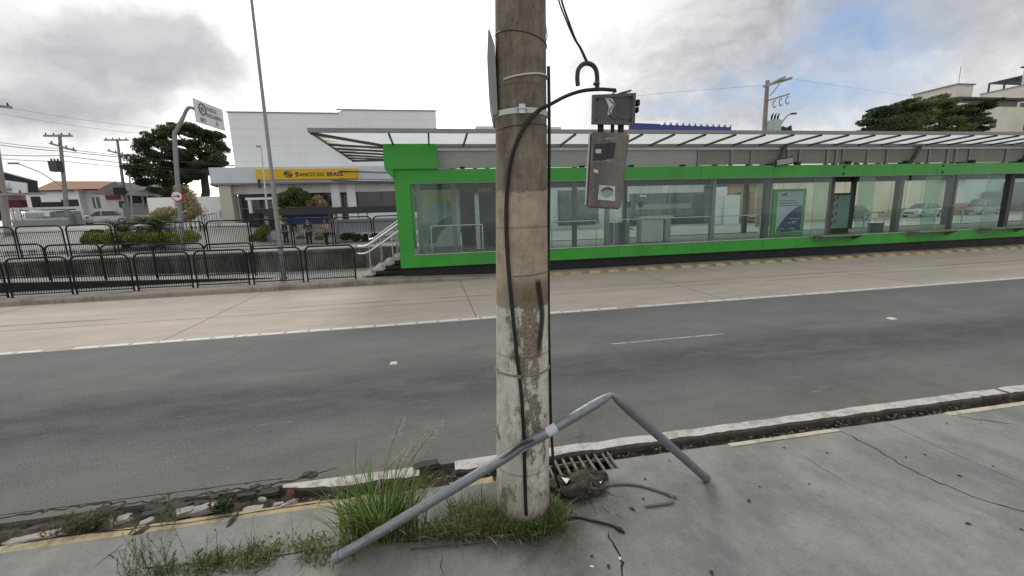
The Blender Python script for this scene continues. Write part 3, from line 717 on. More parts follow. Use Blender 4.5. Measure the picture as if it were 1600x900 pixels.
for x in (7.45, 7.95):
    tag(join(MB().tube([(x, 15.4, .8), (x, 15.4, 2.1)], .02, 6), MB().cbox((x, 15.38, 2.2), (.16, .1, .22))).build('card_reader', M_DARK), 'dark card reader on a thin post behind the ticket booth, %s one' % ('left' if x < 7.7 else 'right'), 'card reader', 'card readers behind the booth')
def turnstile(x, label):
    o = empty('turnstile', (x, 14.9, .8), label, 'turnstile', 'turnstiles beside the booth')
    MB().box(x - .1, x + .1, 14.7, 15.5, .8, 1.55).build('cabinet', M_STEEL, o, bevel=.02)
    mb = MB()
    for k in range(3):
        a = R_(90 + 120 * k); mb.tube([(x + .12, 15.0, 1.4), (x + .12 + .32 * abs(math.cos(a)) + .05, 15.0 + .1 * k, 1.4 + .4 * math.sin(a) * .8)], .018, 6)
    mb.build('arms', M_STAIN, o)
turnstile(6.65, 'grey turnstile nearest the concrete pole'); turnstile(7.1, 'grey turnstile next to the ticket booth')
# framed route poster
o = empty('poster_stand', (13.85, 14.6, .80), 'green framed upright poster with white sheet and dark blue wave inside the station', 'poster')
MB().box(13.08, 14.55, 14.58, 14.66, .80, 2.62).build('frame', M_GREEN, o)
mb = MB(); mb.box(13.24, 14.40, 14.555, 14.578, .95, 2.52); mb.build('sheet', mat('poster_white_blue', (.50, .58, .70), .5, var=.05, bump=0), o)
pts = [(13.26, .97)] + [(13.26 + 1.12 * t, .97 + 1.02 * math.sin(t * 1.45) ** .8) for t in [i / 10 for i in range(11)]] + [(14.38, .97)]
mb = MB(); mb.prism(pts, 'y', 14.545, 14.553); mb.build('blue_wave', mat('poster_navy', (.022, .04, .16), .5, var=.1, bump=0), o)
mb = MB()
for k, (w_, q) in enumerate(((.66, 0), (.86, 0), (.84, 0))):
    x = 13.33
    random.seed(k)
    while x < 13.33 + w_:
        L = random.uniform(.05, .14); mb.box(x, x + L, 14.545, 14.553, 2.15 - k * .09, 2.185 - k * .09); x += L + .03
mb.build('poster_lines', M_NAVY, o)
mb = MB(); mb.prism([(13.36, 2.36), (13.58, 2.47), (13.66, 2.47), (13.60, 2.40), (13.72, 2.35), (13.62, 2.35), (13.55, 2.39), (13.47, 2.35)], 'y', 14.545, 14.553); mb.build('poster_emblem', M_GREEND, o)
text_mb('a 087', .17, (13.80, 14.540, 1.28), (1, 0, 0), (0, 0, 1), .004).build('poster_lettering', M_SIGNW, o)
mb = MB()
for x0_, x1_, z_ in ((13.38, 13.62, 1.08), (13.86, 14.12, 1.08), (13.30, 13.45, .985), (13.98, 14.30, .985), (13.80, 14.3, 1.47)): mb.box(x0_, x1_, 14.536, 14.542, z_, z_ + .022)
mb.build('poster_credit_lines', M_SIGNW, o)
o = empty('notice_stand', (16.5, 14.9, .80), 'green framed notice board with dark marks down its edge, behind the sliding door', 'notice board')
MB().box(15.95, 17.05, 14.88, 14.95, .80, 2.42).build('frame', M_GREEND, o); MB().box(16.10, 16.95, 14.85, 14.878, 1.0, 2.33).build('sheet', mat('notice_sheet', (.24, .36, .33), .5, var=.1, bump=0), o)
mb = MB()
for z in (1.15, 1.45, 1.78, 2.1): mb.box(16.13, 16.19, 14.838, 14.848, z, z + .12); mb.box(16.29, 16.34, 14.838, 14.848, z + .09, z + .19)
mb.build('notice_marks', M_NAVY, o)
tag(join(MB().box(17.75, 18.15, 14.35, 14.7, .8, 1.12), MB().box(17.73, 18.17, 14.33, 14.72, 1.125, 1.17)).build('waste_bin', M_GREEND, bevel=.015), 'small dark green bin on the floor beside the dark column', 'bin')
tag(join(MB().box(14.0, 14.7, 15.5, 15.7, 1.35, 2.05), MB().box(14.15, 14.2, 15.55, 15.6, .8, 1.35), MB().box(14.5, 14.55, 15.55, 15.6, .8, 1.35)).build('information_stand', M_STEEL, bevel=.01), 'grey information stand half hidden behind the sliding glass door', 'stand')
# big colourful poster at the far left end inside, and dark doors beside it
o = empty('colour_poster', (.3, 16.9, .80), 'large yellow, green and blue poster with a curved shape inside the station', 'poster')  # plain printed sheet in a frame, nothing shining behind it
def m_poster():
    s = NT('landscape_poster'); x, y, z = s.sep(s.P)
    c = s.mix(s.ramp(z, 1.6, 2.0), (.22, .36, .22), (.50, .55, .25)); 
    e = s.math('ADD', s.math('POWER', s.math('DIVIDE', s.math('SUBTRACT', x, .35), .62), 2.0), s.math('POWER', s.math('DIVIDE', s.math('SUBTRACT', z, 2.15), .42), 2.0))
    c = s.mix(s.ramp(e, 1.15, .8), c, (.30, .46, .50)); c = s.mix(s.ramp(z, 2.75, 2.85), c, (.45, .52, .32))
    r = s.math('ADD', s.math('POWER', s.math('SUBTRACT', x, 1.1), 2.0), s.math('POWER', s.math('MULTIPLY', s.math('SUBTRACT', z, .6), .9), 2.0))
    c = s.mix(s.ramp(r, 1.7, 1.62), c, (.16, .18, .16)); c = s.mix(s.ramp(r, 1.02, .98), c, (.52, .55, .50))
    return s.done(s.bsdf(c, .5))
MB().box(-.35, .95, 16.8, 16.84, .95, 2.95).build('sheet', m_poster(), o)
mb = MB(); mb.box(-.42, -.35, 16.78, 16.86, .8, 3.0); mb.box(.95, 1.1, 16.78, 16.86, .8, 3.0); mb.box(-.35, .95, 16.78, 16.86, .8, .95); mb.build('frame', M_STEELL, o)
tag(MB().box(1.15, 3.6, 16.75, 16.8, .8, 2.96).build('partition_panel', mat('dark_partition', (.035, .033, .032), .5, var=.3, scale=1, bump=0, dirt=(.08, .05, .04), dscale=.6)), 'dark partition panel inside the station beside the colourful poster', 'partition')
tag(join(MB().box(3.75, 4.0, 15.7, 15.8, .8, 3.0), MB().box(4.05, 4.3, 15.72, 15.82, .8, 3.0)).build('door_frame', mat('pale_green_frame', (.30, .48, .26), .5, var=.1, bump=0)), 'pale green door frame seen just right of the concrete pole', 'door frame')

# ------------------------------------------------------------------ stairs at the left end
o = empty('staircase', (-1.6, 14.8, .15), 'short flight of pale concrete steps with black side climbing to the station', 'stairs')
sx = [(-2.23, .22), (-1.93, .37), (-1.62, .53), (-1.33, .68), (-1.03, .80)]
prof = [(-2.25, .15)]
mb = MB(); mt = MB()
for i, (x, z) in enumerate(sx):
    xn = sx[i + 1][0] if i < 4 else -1.0
    mb.box(x, -.99, 13.96, 16.3, (.15 if i == 0 else sx[i - 1][1]), z - .035)
    mt.box(x - .02, xn + .02, 13.94, 16.3, z - .035, z + (.001 * i)); mt.box(x - .02, x + .10, 13.935, 13.96, (.15 if i == 0 else sx[i - 1][1]), z - .035)
mb.build('side_wall', M_BLACKP, o); mt.build('treads', M_CONC, o)
def stair_rail(y, pts, label, r=.026, dbl=False):
    q = empty('stair_handrail', (pts[0][0], y, .15), label, 'handrail', 'handrails of the station stairs')
    MB().tube([(x, y, z) for x, z in pts], r, 8).build('rail', M_STAIN, q)
    if dbl: MB().tube([(x, y, z + .22) for x, z in pts[1:]], r * 1.5, 8).build('rail', M_STAIN, q)
    for t in (.25, .8):
        x = pts[1][0] + (pts[-1][0] - pts[1][0]) * t; zt = pts[1][1] + (pts[-1][1] - pts[1][1]) * t; zb = .2 + .62 * max(0, min(1, (x + 2.25) / 1.25))
        MB().tube([(x, y, zb), (x, y, zt)], .018, 8).build('post', M_STAIN, q)
stair_rail(14.02, [(-2.36, .94), (-2.30, .905), (-2.15, .90), (-1.99, .95), (-1.0, 1.58)], 'shiny steel double handrail nearest the busway on the stairs', dbl=True)
stair_rail(16.2, [(-2.25, 1.22), (-2.1, 1.25), (-1.05, 1.95)], 'thin steel handrail on the far side of the stairs')
stair_rail(15.1, [(-2.2, 1.10), (-2.0, 1.14), (-1.02, 1.82)], 'grey steel handrail running up the middle of the stairs')

# ------------------------------------------------------------------ ramp, retaining wall and barrier panels
mb = MB()
WYR = 16.55
xs_ = [-60, -30, -22, -16, -12, -8, -5.35, -3.2, -1.0]
mb.box(-60, -.99, WYR, 17.85, .1, .90)
for a, b in zip(xs_[:-1], xs_[1:]): pass
wall = tag(mb.build('retaining_wall', M_RWALL, origin=(-20, 17.2, .15)), 'long low retaining wall of dark stained concrete behind the barriers', 'wall')
MB().box(-60, -.995, WYR - .03, 17.9, .90, .945).build('coping', M_CONC, wall)
def rampz(x): return .155 + max(0, (-x - 5.2)) * .036
mb = MB()
for a, b in ((-60, -30), (-30, -16), (-16, -5.2)):
    mb.add([(a, 14.95, .14), (b, 14.95, .14), (b, WYR, .14), (a, WYR, .14), (a, 14.95, rampz(a)), (b, 14.95, rampz(b)), (b, WYR, rampz(b)), (a, WYR, rampz(a))], [(4, 5, 6, 7)])
mb.build('ramp', M_CONC, kind='structure')
mb = MB(); mb.add([(-60, 14.9, .145), (-5.2, 14.9, .145), (-5.2, 14.9, .17), (-60, 14.9, rampz(-60) + .03), (-60, 15.0, .145), (-5.2, 15.0, .145), (-5.2, 15.0, .17), (-60, 15.0, rampz(-60) + .03)], [(0, 1, 2, 3), (7, 6, 5, 4), (3, 2, 6, 7)])
tag(mb.build('ramp_side_wall', M_BLACKP), 'low black painted side wall of the ramp below the middle barriers', 'wall')
# dirt and litter at the foot
PW, PH = 1.46, 1.10
def make_panel():
    o = empty('barrier_panel', (0, 0, 0), 'x', 'barrier', 'x')
    r = .17; w = PW / 2 - .03
    pts = [(-w, 0, 0), (-w, 0, PH - r)] + [(-w + r - r * math.cos(a), 0, PH - r + r * math.sin(a)) for a in [R_(t) for t in (15, 30, 45, 60, 75)]] + [(-w + r, 0, PH), (w - r, 0, PH)] + \
          [(w - r + r * math.sin(a), 0, PH - r + r * math.cos(a)) for a in [R_(t) for t in (15, 30, 45, 60, 75)]] + [(w, 0, PH - r), (w, 0, 0)]
    MB().tube(pts, .026, 8).build('frame', M_FENCE, o, smooth=True)
    mb = MB(); mb.bar((-w, 0, .11), (w, 0, .11), .03, .03); mb.bar((-w, 0, PH - .22), (w, 0, PH - .22), .012, .02)
    n = 23
    for i in range(1, n): x = -w + 2 * w * i / n; mb.tube([(x, 0, .11), (x, 0, PH - .16)], .0088, 5)
    mb.build('bars', M_FENCE, o)
    return o
panel0 = make_panel(); used = False
def place_panel(x, y, z, label, group):
    global used
    o = panel0 if not used else copy_tree(panel0)
    used = True
    o.location = (x, y, z); o.rotation_euler = (random.uniform(-.02, .02), random.uniform(-.006, .006), random.uniform(-.03, .03)); o['label'] = label; o['group'] = group
    return o
ORD = ['nearest the stairs', 'second from the stairs', 'third from the stairs', 'fourth from the stairs', 'fifth from the stairs', 'sixth from the stairs', 'seventh from the stairs', 'eighth from the stairs', 'ninth from the stairs', 'tenth from the stairs', 'eleventh from the stairs', 'twelfth from the stairs']
random.seed(3)
for k in range(8): place_panel(-3.11 - 1.515 * k, 13.75 + .0 * k, .11, 'black tubular barrier panel along the kerb of the busway, %s' % ORD[k], 'front row of black barrier panels')
for k in range(7):
    x = -6.5 - 1.43 * k; place_panel(x, 15.2, rampz(x) + .02, 'black tubular barrier panel on the edge of the ramp, middle row, %s' % ORD[k], 'middle row of black barrier panels')
for k in range(10):
    place_panel(-1.55 - 1.49 * k, 17.75, .945, 'black tubular barrier panel on top of the stained retaining wall, %s' % ORD[k], 'rear row of black barrier panels')

# ------------------------------------------------------------------ tall slim lamp post by the barriers
b = PZ(444, 438, .15); t8 = PY(393, 0, b.y + .1)
o = empty('lamp_post', (b.x, b.y, .15), 'tall slim grey steel lamp post rising past the front barriers', 'lamp post')
top = Vector((b.x, b.y, .15)).lerp(t8, 1.12)
MB().tube([(b.x, b.y, .16), Vector((b.x, b.y, .15)).lerp(t8, .38), Vector((b.x, b.y, .15)).lerp(t8, .385), top], [.078, .066, .054, .036], 14).build('shaft', M_STEEL, o, smooth=True)
MB().lathe([(.17, 0), (.17, .03), (.11, .04), (.10, .12)], (b.x, b.y, .15), 16).build('base_collar', M_STEEL, o)
mb = MB(); mb.tube([top, top + Vector((.3, -.5, .25)), top + Vector((.4, -1.2, .3))], .03, 8); mb.build('arm', M_STEEL, o)
mb = MB(); mb.cbox(top + Vector((.42, -1.5, .3)), (.26, .6, .12)); mb.build('lamp_head', M_STEEL, o, bevel=.03)
# ------------------------------------------------------------------ foreground: the big concrete pole
PB = Vector((.515, 2.62, 0))
def pax(z): return Vector((PB.x + .020 * z, PB.y, z))
def prad(z): return .186 - .0125 * z
pole = empty('utility_pole', (.515, 2.62, 0), 'thick round concrete pole with peeling white, beige and grey paint, in the foreground', 'utility pole')
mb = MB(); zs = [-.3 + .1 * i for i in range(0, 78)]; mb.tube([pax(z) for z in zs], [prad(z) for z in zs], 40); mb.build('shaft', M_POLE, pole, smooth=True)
def band(z, r, w, m_, name, tilt=0.0, a0=0, a1=360, flat=False):
    pts = []
    for i in range(49):
        a = R_(a0 + (a1 - a0) * i / 48); c = pax(z); rr = prad(z) + r * .9
        pts.append(c + Vector((math.cos(a) * rr, math.sin(a) * rr, tilt * math.cos(a) + .0)))
    mb = MB()
    if flat:
        for i in range(48):
            p, q = pts[i], pts[i + 1]; c = pax(z); n1 = (p - c).normalized() * r; n2 = (q - c).normalized() * r; h = Vector((0, 0, w / 2))
            mb.quad(p - h + n1, q - h + n2, q + h + n2, p + h + n1); mb.quad(p + h + n1, q + h + n2, q + h - n2, p + h - n1); mb.quad(p - h - n1, q - h - n2, q - h + n2, p - h + n1)
    else: mb.tube(pts, r, 6, caps=(a1 - a0 < 360))
    return mb.build(name, m_, pole, smooth=True)
band(2.655, .003, .030, M_OFFW, 'clamp_band', .0, flat=True)
mb = MB(); mb.cbox(pax(2.66) + Vector((-.03, -prad(2.66) - .01, 0)), (.035, .02, .05)); mb.tube([pax(2.66) + Vector((-.06, -prad(2.66) - .016, 0)), pax(2.66) + Vector((.0, -prad(2.66) - .016, 0))], .007, 8); mb.build('clamp_buckle', M_STEELL, pole)
band(2.845, .005, .01, M_OFFW, 'white_wire', .02, -140, 0)
band(3.06, .003, .01, M_STEELD, 'thin_wire', -.03, -178, -2); band(2.58, .0025, .01, M_STEELD, 'thin_wire', .012, -178, -2)
band(1.715, .0022, .01, M_STEELD, 'thin_wire', .008, -120, -5)
band(1.085, .006, .01, mat('grey_rope', (.20, .19, .16), .9, var=.2, scale=30), 'tied_strap', .0, -185, 5)
mb = MB(); mb.cbox(pax(1.085) + Vector((-.06, -prad(1.1) - .012, .004)), (.022, .016, .02)); mb.build('strap_knot', M_STEEL, pole)
# sign strapped to the pole, seen edge on
sg = empty('pole_sign', (.31, 2.68, 2.65), 'sign plate strapped high on the concrete pole and seen edge on', 'sign')
mb = MB()
yb = 2.60; xw = PY(768, 115, yb).x; zt, zb_ = PY(768, 52, yb).z, PY(770, 183, yb).z
mb.prism([(xw - .004, zt), (xw + .004, zt), (xw + .030, zt - .08), (xw + .034, zb_ + .03), (xw + .026, zb_), (xw + .006, zb_ + .005), (xw - .014, zb_ + .12), (xw - .016, zt - .15)], 'y', yb - .05, yb + .36)
for v in mb.v: v.x += (v.y - yb) * xw / yb - .006
mb.build('plate', M_STEEL, sg)
for z in (zt - .10, zb_ + .06): MB().box(xw + .02, PB.x - .10, yb + .0, yb + .04, z - .025, z + .025).build('bracket', M_STEELD, sg)
# thick black cable snaking down the pole face
def pole_pt(px, py, off=.012):                # point on the near face of the pole seen at this place
    r = ray(px, py); lo = None
    for i in range(400):
        t = (1.8 + i * .0025) / r.y; p = CAMP + r * t; c = pax(p.z)
        if (p.x - c.x) ** 2 + (p.y - c.y) ** 2 < (prad(p.z) + off) ** 2: return p
    return CAMP + r * (2.6 / r.y)
def smoothpts(pts, k=5):
    out_ = []
    for i in range(len(pts) - 1):
        p0 = pts[max(i - 1, 0)]; p1 = pts[i]; p2 = pts[i + 1]; p3 = pts[min(i + 2, len(pts) - 1)]
        for j in range(k):
            t = j / k; out_.append(.5 * ((2 * p1) + (p2 - p0) * t + (2 * p0 - 5 * p1 + 4 * p2 - p3) * t * t + (3 * p1 - p0 - 3 * p2 + p3) * t ** 3))
    return out_ + [pts[-1]]
cpts = [PY(962, 141, 2.40), PY(938, 139.5, 2.40), PY(910, 142, 2.41), PY(885, 150, 2.42), PY(862, 162, 2.43)] + [pole_pt(px, py, .014) for px, py in ((843, 172), (826, 188), (814, 208), (804, 230), (797, 255), (793, 285), (791, 320), (791, 360), (793, 400), (796, 440), (800, 480), (804, 520), (808, 560), (813, 600), (817, 650), (819, 700), (820, 740), (821, 775), (822, 800))]
cpts.append(PZ(824, 812, .01))
cb = tag(MB().tube(smoothpts(cpts), [.0098] * 25 + [.0118] * (len(smoothpts(cpts)) - 25), 10).build('power_cable', M_BLACK, smooth=True), 'thick black cable arching from the meter box and down the face of the pole', 'cable')
rp = [Vector((pax(z).x + prad(z) + .010 + .006 * math.sin(z * 3), PB.y - .02, z)) for z in (2.93, 2.6, 2.2, 1.8, 1.4, 1.0, .7)] + [PY(863, 700, 2.58), PY(866, 735, 2.56), PZ(874, 762, .02)]
tag(MB().tube(smoothpts(rp), .010, 8).build('power_cable', M_BLACK, smooth=True), 'straight black cable hugging the right hand edge of the concrete pole', 'cable')
mb = MB(); mb.tube([PY(851, -10, 2.6), PY(853, 40, 2.6), PY(854, 46, 2.6)], .002, 5); mb.tube([PY(853, 45, 2.6), PY(855, 56, 2.6), PY(853, 66, 2.6), PY(851, 56, 2.6), PY(853, 45, 2.6)], .003, 5)
tag(mb.build('wire_loop', M_STEELD), 'thin wire with a small loop beside the top of the concrete pole', 'wire')
# hanging wires, hook and meter boxes
hy = 2.40
mbx = empty('meter_box', PY(958, 150, hy), 'broken electricity meter box, clear lidded on top and brown below, hanging by cables', 'meter box')
hk = [PY(903, 134, hy), PY(902, 120, hy), PY(904, 108, hy), PY(910, 101, hy), PY(918, 99, hy), PY(926, 102, hy), PY(931, 109, hy), PY(933, 120, hy), PY(933, 140, hy)]
MB().tube(smoothpts(hk, 4), .0125, 12).build('hook_pipe', mat('dark_conduit', (.03, .032, .035), .55, var=.2, scale=20), mbx, smooth=True)
c_ = PY(932, 133, hy); MB().lathe([(.016, 0), (.019, .004), (.019, .012), (.016, .016)], c_, 12).build('pipe_collar', M_STEELD, mbx)
def boxpx(pxs, y0, y1):                       # frustum from four photo points at depth y0, extruded to y1
    A = [PY(px, py, y0) for px, py in pxs]; dv = (PY(955, 230, 2.4) - CAMP) / 2.4; B = [p + dv * (y1 - y0) for p in A]
    m_ = MB(); m_.add(A + B, [(0, 1, 2, 3), (7, 6, 5, 4), (0, 4, 5, 1), (1, 5, 6, 2), (2, 6, 7, 3), (3, 7, 4, 0)]); return m_
M_BOXD = mat('dark_box_plastic', (.03, .028, .027), .45, var=.4, scale=14, bump=.1, dirt=(.12, .115, .10), dscale=9, damt=.6)
boxpx(((927, 149), (993, 146), (991, 194), (926, 193)), hy + .012, hy + .13).build('upper_box', M_BOXD, mbx, bevel=.006)
mb = MB()
fr = ((926, 148), (994, 145), (992, 195), (925, 194)); inn = ((931, 153), (989, 150), (987, 189), (930, 188))
A = [PY(*p, hy) for p in fr]; B = [PY(*p, hy) for p in inn]; A2 = [Vector((p.x, hy + .014, p.z)) for p in A]; B2 = [Vector((p.x, hy + .014, p.z)) for p in B]
for i in range(4):
    j = (i + 1) % 4; mb.quad(A[i], A[j], B[j], B[i]); mb.quad(A[i], A2[i], A2[j], A[j]); mb.quad(B[i], B[j], B2[j], B2[i])
mb.build('upper_box_rim', mat('grey_box_rim', (.085, .08, .075), .4, var=.25, scale=10), mbx)
boxpx(inn, hy + .002, hy + .004).build('clear_lid', M_GLASSP, mbx)
mb = MB()
for px, py in ((933, 155), (986, 152), (932, 187), (985, 188)): mb.tube([PY(px, py, hy - .006), PY(px, py, hy + .002)], .006, 8)
mb.build('lid_screw', M_DARK, mbx)
sh = [(946, 152), (957, 153), (962, 163), (957, 172), (956, 178), (950, 179), (952, 166)]
mb = MB(); mb.prism([(PY(px, py, hy).x, PY(px, py, hy).z) for px, py in sh], 'y', hy + .0065, hy + .0095); mb.build('white_component', mat('white_plastic_part', (.85, .85, .86), .4, var=.2, scale=40), mbx)
mb = MB(); mb.tube([PY(952, 155, hy + .004), PY(960, 163, hy + .004), PY(952, 172, hy + .004), PY(955, 182, hy + .004), PY(962, 188, hy + .004)], .0028, 6); mb.tube([PY(963, 162, hy + .005), PY(970, 172, hy + .005), PY(966, 183, hy + .005), PY(975, 186, hy + .005)], .003, 6); mb.build('inner_wires', M_STEELD, mbx)
mb = MB(); mb.cbox(PY(996, 161, hy + .05), (.02, .03, .035)); mb.cbox(PY(995, 172, hy + .05), (.014, .03, .03)); mb.build('side_latch', M_DARK, mbx, bevel=.003)
mb = MB(); mb.bar(PY(966, 147, hy + .04), PY(985, 142, hy + .04), .03, .008); mb.tube([PY(961, 138, hy), PY(963, 143, hy), PY(957, 146, hy)], .004, 6); mb.build('top_clip', M_STEELD, mbx)
for px, w_ in ((938.5, .036), (957, .022), (970, .036)):
    a = PY(px, 194, hy + .05); c = PY(px, 209, hy + .05); MB().tube([a, c], w_ / 2, 10).build('connector', M_BLACK, mbx)
low = ((922, 206), (984, 207), (970, 328), (915, 325))
M_LOWB = mat('brown_grey_box_front', (.14, .115, .092), .32, var=.35, scale=6, bump=.2, dirt=(.05, .042, .036), dscale=4, damt=.9, spec=.7)
lb = boxpx(low, hy + .0, hy + .15).build('lower_box', M_LOWB, mbx, bevel=.012, smooth=True)
boxpx(((920, 207), (922.5, 207), (916, 321), (913.5, 320)), hy + .01, hy + .14).build('lower_box_edge', mat('pale_box_edge', (.50, .50, .48), .5), mbx)
M_BLACKW = mat('dark_breaker_window', (.02, .02, .022), .3, var=.3, scale=20)
mb = boxpx(((930, 225), (951, 224), (948, 250), (928, 251)), hy - .006, hy - .001); mb = join(mb, boxpx(((952, 222), (962, 223), (959, 247), (949, 247)), hy - .007, hy - .001)); mb.build('breaker_window', M_BLACKW, mbx)
M_STK = mat('pale_sticker', (.50, .52, .50), .6, var=.25, scale=30, bump=.05)
boxpx(((931, 233), (940, 233), (939, 240), (930, 239)), hy - .010, hy - .0065).build('paper_scrap', M_STK, mbx); boxpx(((928, 264), (935, 266), (934, 271), (927, 269)), hy - .004, hy - .001).build('paper_scrap', M_STK, mbx)
boxpx(((936, 289), (961, 291), (961, 314), (934, 312)), hy - .004, hy - .001).build('sticker', M_STK, mbx)
cc = PY(948, 301, hy); mb = MB(); mb.add([(cc.x + math.cos(R_(a)) * .036, hy - .006, cc.z + math.sin(R_(a)) * .027) for a in range(0, 360, 20)], [list(range(18))]); mb.build('sticker_disc', mat('sage_sticker_print', (.26, .34, .32), .6, var=.3, scale=50), mbx)
pts = [(cc.x + math.cos(R_(a)) * .038, cc.z + .002 + math.sin(R_(a)) * .030) for a in range(20, 165, 12)] + [(cc.x + math.cos(R_(a)) * .034, cc.z + .000 + math.sin(R_(a)) * .018) for a in range(160, 15, -12)]
MB().prism(pts, 'y', hy - .009, hy - .0065).build('sticker_arc', M_STEELD, mbx)
mb = MB(); random.seed(5)
for k in range(9): mb.cbox(PY(946 + k * 2.2, 216.5 + random.uniform(-1, 1), hy - .003), (.006, .003, .006 + random.uniform(0, .004)))
for k in range(12): mb.cbox(PY(929 + k * 2.1, 251 + random.uniform(-1.5, 2), hy - .003), (.007, .003, .004 + random.uniform(0, .006)))
mb.build('chipped_marks', mat('chipped_light_marks', (.36, .34, .31), .7), mbx)
wy = hy
w1 = [PY(869, -30, wy), PY(873, 0, wy), PY(884, 30, wy), PY(897, 60, wy), PY(906, 75, wy), PY(916, 97, wy), PY(919, 99, wy)]
w2 = [PY(874, -30, wy), PY(878, 2, wy), PY(891, 40, wy), PY(900, 63, wy), PY(908, 76, wy), PY(918, 97, wy), PY(920, 99, wy)]
tag(MB().tube(smoothpts(w1), .0042, 7).build('hanging_wire', M_BLACK, smooth=True), 'left strand of the pair of dark wires the meter box hook hangs from', 'wire', 'wires holding the hook')
tag(MB().tube(smoothpts(w2), .0055, 7).build('hanging_wire', M_BLACK, smooth=True), 'right, thicker strand of the pair of dark wires the meter box hook hangs from', 'wire', 'wires holding the hook')

# ------------------------------------------------------------------ bent galvanised pole lying across
bp = empty('bent_pipe', PZ(527, 876), 'grey galvanised steel pipe bent sharply in the middle, leaning across the concrete pole', 'pipe')
rr = .031
A = PY(527, 871, 2.385); A.z = max(A.z, rr); B = PY(956, 616, 2.36); C_ = PZ(1103, 747, rr)
def pts_between(a, b, n): return [a.lerp(b, i / n) for i in range(n + 1)]
P1 = pts_between(A, B, 40)
mb = MB(); rs = [rr * (1 + .0 * i) for i in range(38)] + [rr * .95, rr * .8, rr * .45]
mb.tube(P1, rs, 24)
dn = .565                                      # dent where it was crushed
for v in mb.v:
    t = (v - A).dot((B - A).normalized()) / (B - A).length; ctr = A.lerp(B, t)
    k = math.exp(-((t - .665) / .04) ** 2); o_ = v - ctr
    if o_.y < 0: v.y += k * .030 * min(1, -o_.y / rr * 1.4)
mb.build('long_section', M_GALV, bp, smooth=True)
P2 = pts_between(B, C_, 20); MB().tube(P2, [rr * .45, rr * .85, rr * .97] + [rr] * 18, 24).build('short_section', M_GALV, bp, smooth=True)
d12 = (B - A).normalized(); e = A - d12 * .002
MB().tube([A - d12 * .016, A + d12 * .02], [rr * 1.12, rr * 1.12], 20).build('end_cap', M_GALV, bp, smooth=True)
d2 = (C_ - B).normalized(); MB().tube([C_ - d2 * .03, C_ + d2 * .012], rr * 1.12, 20).build('end_cap', M_GALV, bp, smooth=True)
L_ = (B - A).length; MB().tube([A + d12 * (L_ * .755), A + d12 * (L_ * .79)], rr * 1.03, 20).build('white_label', mat('pale_label', (.52, .54, .56), .5, var=.1), bp, smooth=True)
mb = MB(); ptsd = []; cdir = (CAMP - A.lerp(B, .66)).normalized(); cdir = (cdir - d12 * cdir.dot(d12)).normalized()
for i in range(13):
    t = .585 + .125 * i / 12; k = math.exp(-((t - .665) / .04) ** 2); c = A.lerp(B, t); s_ = c + cdir * (rr * .99)
    if s_.y < c.y: s_.y += k * .030 * min(1, (c.y - s_.y) / rr * 1.4)
    ptsd.append(s_ + Vector((0, 0, .010 - .012 * i / 12)))
mb.tube(ptsd, [.0012, .003, .005, .006, .008, .009, .010, .011, .012, .012, .011, .008, .003], 8); mb.build('torn_scrape', mat('dark_scrape', (.035, .035, .04), .6), bp)  # dark sliver laid on the dent for the torn opening

# ------------------------------------------------------------------ drain grate, dirt heap, litter
gr = empty('drain_grate', (1.05, 3.1, -.02), 'rusty iron drain grate beside the base of the concrete pole', 'drain grate')
M_IRON = mat('rusty_iron', (.17, .155, .14), .8, .2, var=.35, scale=12, dirt=(.36, .34, .31), dscale=8)
mb = MB(); mb.box(.70, 1.40, 3.205, 3.225, -.10, .002); mb.box(.70, 1.40, 2.932, 2.95, -.10, -.002); mb.box(1.382, 1.399, 2.95, 3.205, -.10, 0); mb.box(.701, .72, 2.95, 3.205, -.10, 0); mb.box(.72, 1.382, 3.13, 3.145, -.05, -.025); mb.build('rim', M_IRON, gr)
for k in range(9):
    x = .765 + k * .072; MB().cbox((x, 3.077, -.008), (.020, .255, .020)).build('bar', M_IRON, gr, bevel=.004)
MB().box(.70, 1.42, 2.93, 3.30, -.159, -.155).build('drain_pit', M_DARK, gr)
def lump(c, rx, ry, rz, seed, m_, name, label, cat, group=None, sub=40, rough=.3):
    bm = bmesh.new(); bmesh.ops.create_icosphere(bm, subdivisions=4, radius=1)
    for v in bm.verts:
        n = v.co.normalized(); d = 1 + rough * mnoise.noise(n * 1.6 + Vector((seed, 0, 0))) * 1.6 + rough * .6 * mnoise.noise(n * 5 + Vector((0, seed, 0))) + rough * .35 * mnoise.noise(n * 12)
        v.co = Vector((n.x * rx * d, n.y * ry * d, max(n.z * rz * d, -.01)))
    me = bpy.data.meshes.new(name); bm.to_mesh(me); bm.free(); me.materials.append(m_)
    me.polygons.foreach_set('use_smooth', [True] * len(me.polygons))
    o = bpy.data.objects.new(name, me); COL.objects.link(o); o.location = c; WL[o.name] = Vector(c); tag(o, label, cat, group); return o
M_DDIRT = mat('dark_wet_dirt', (.042, .036, .029), .95, var=.5, scale=30, bump=1.0, dirt=(.15, .13, .10), dscale=14)
c = PZ(903, 768, 0); lump((c.x, c.y + .02, 0), .24, .13, .085, 3, M_DDIRT, 'dirt_heap', 'dark heap of dirt and litter in front of the drain grate', 'dirt heap')
c = PZ(932, 748, 0); hp = lump((c.x, c.y, .02), .09, .05, .05, 9, M_DDIRT, 'dirt_clod', 'rounded dark clod of earth at the right end of the dirt heap', 'clod')
DN = ['left', 'middle', 'right', 'front', 'rear', 'outer', 'small']
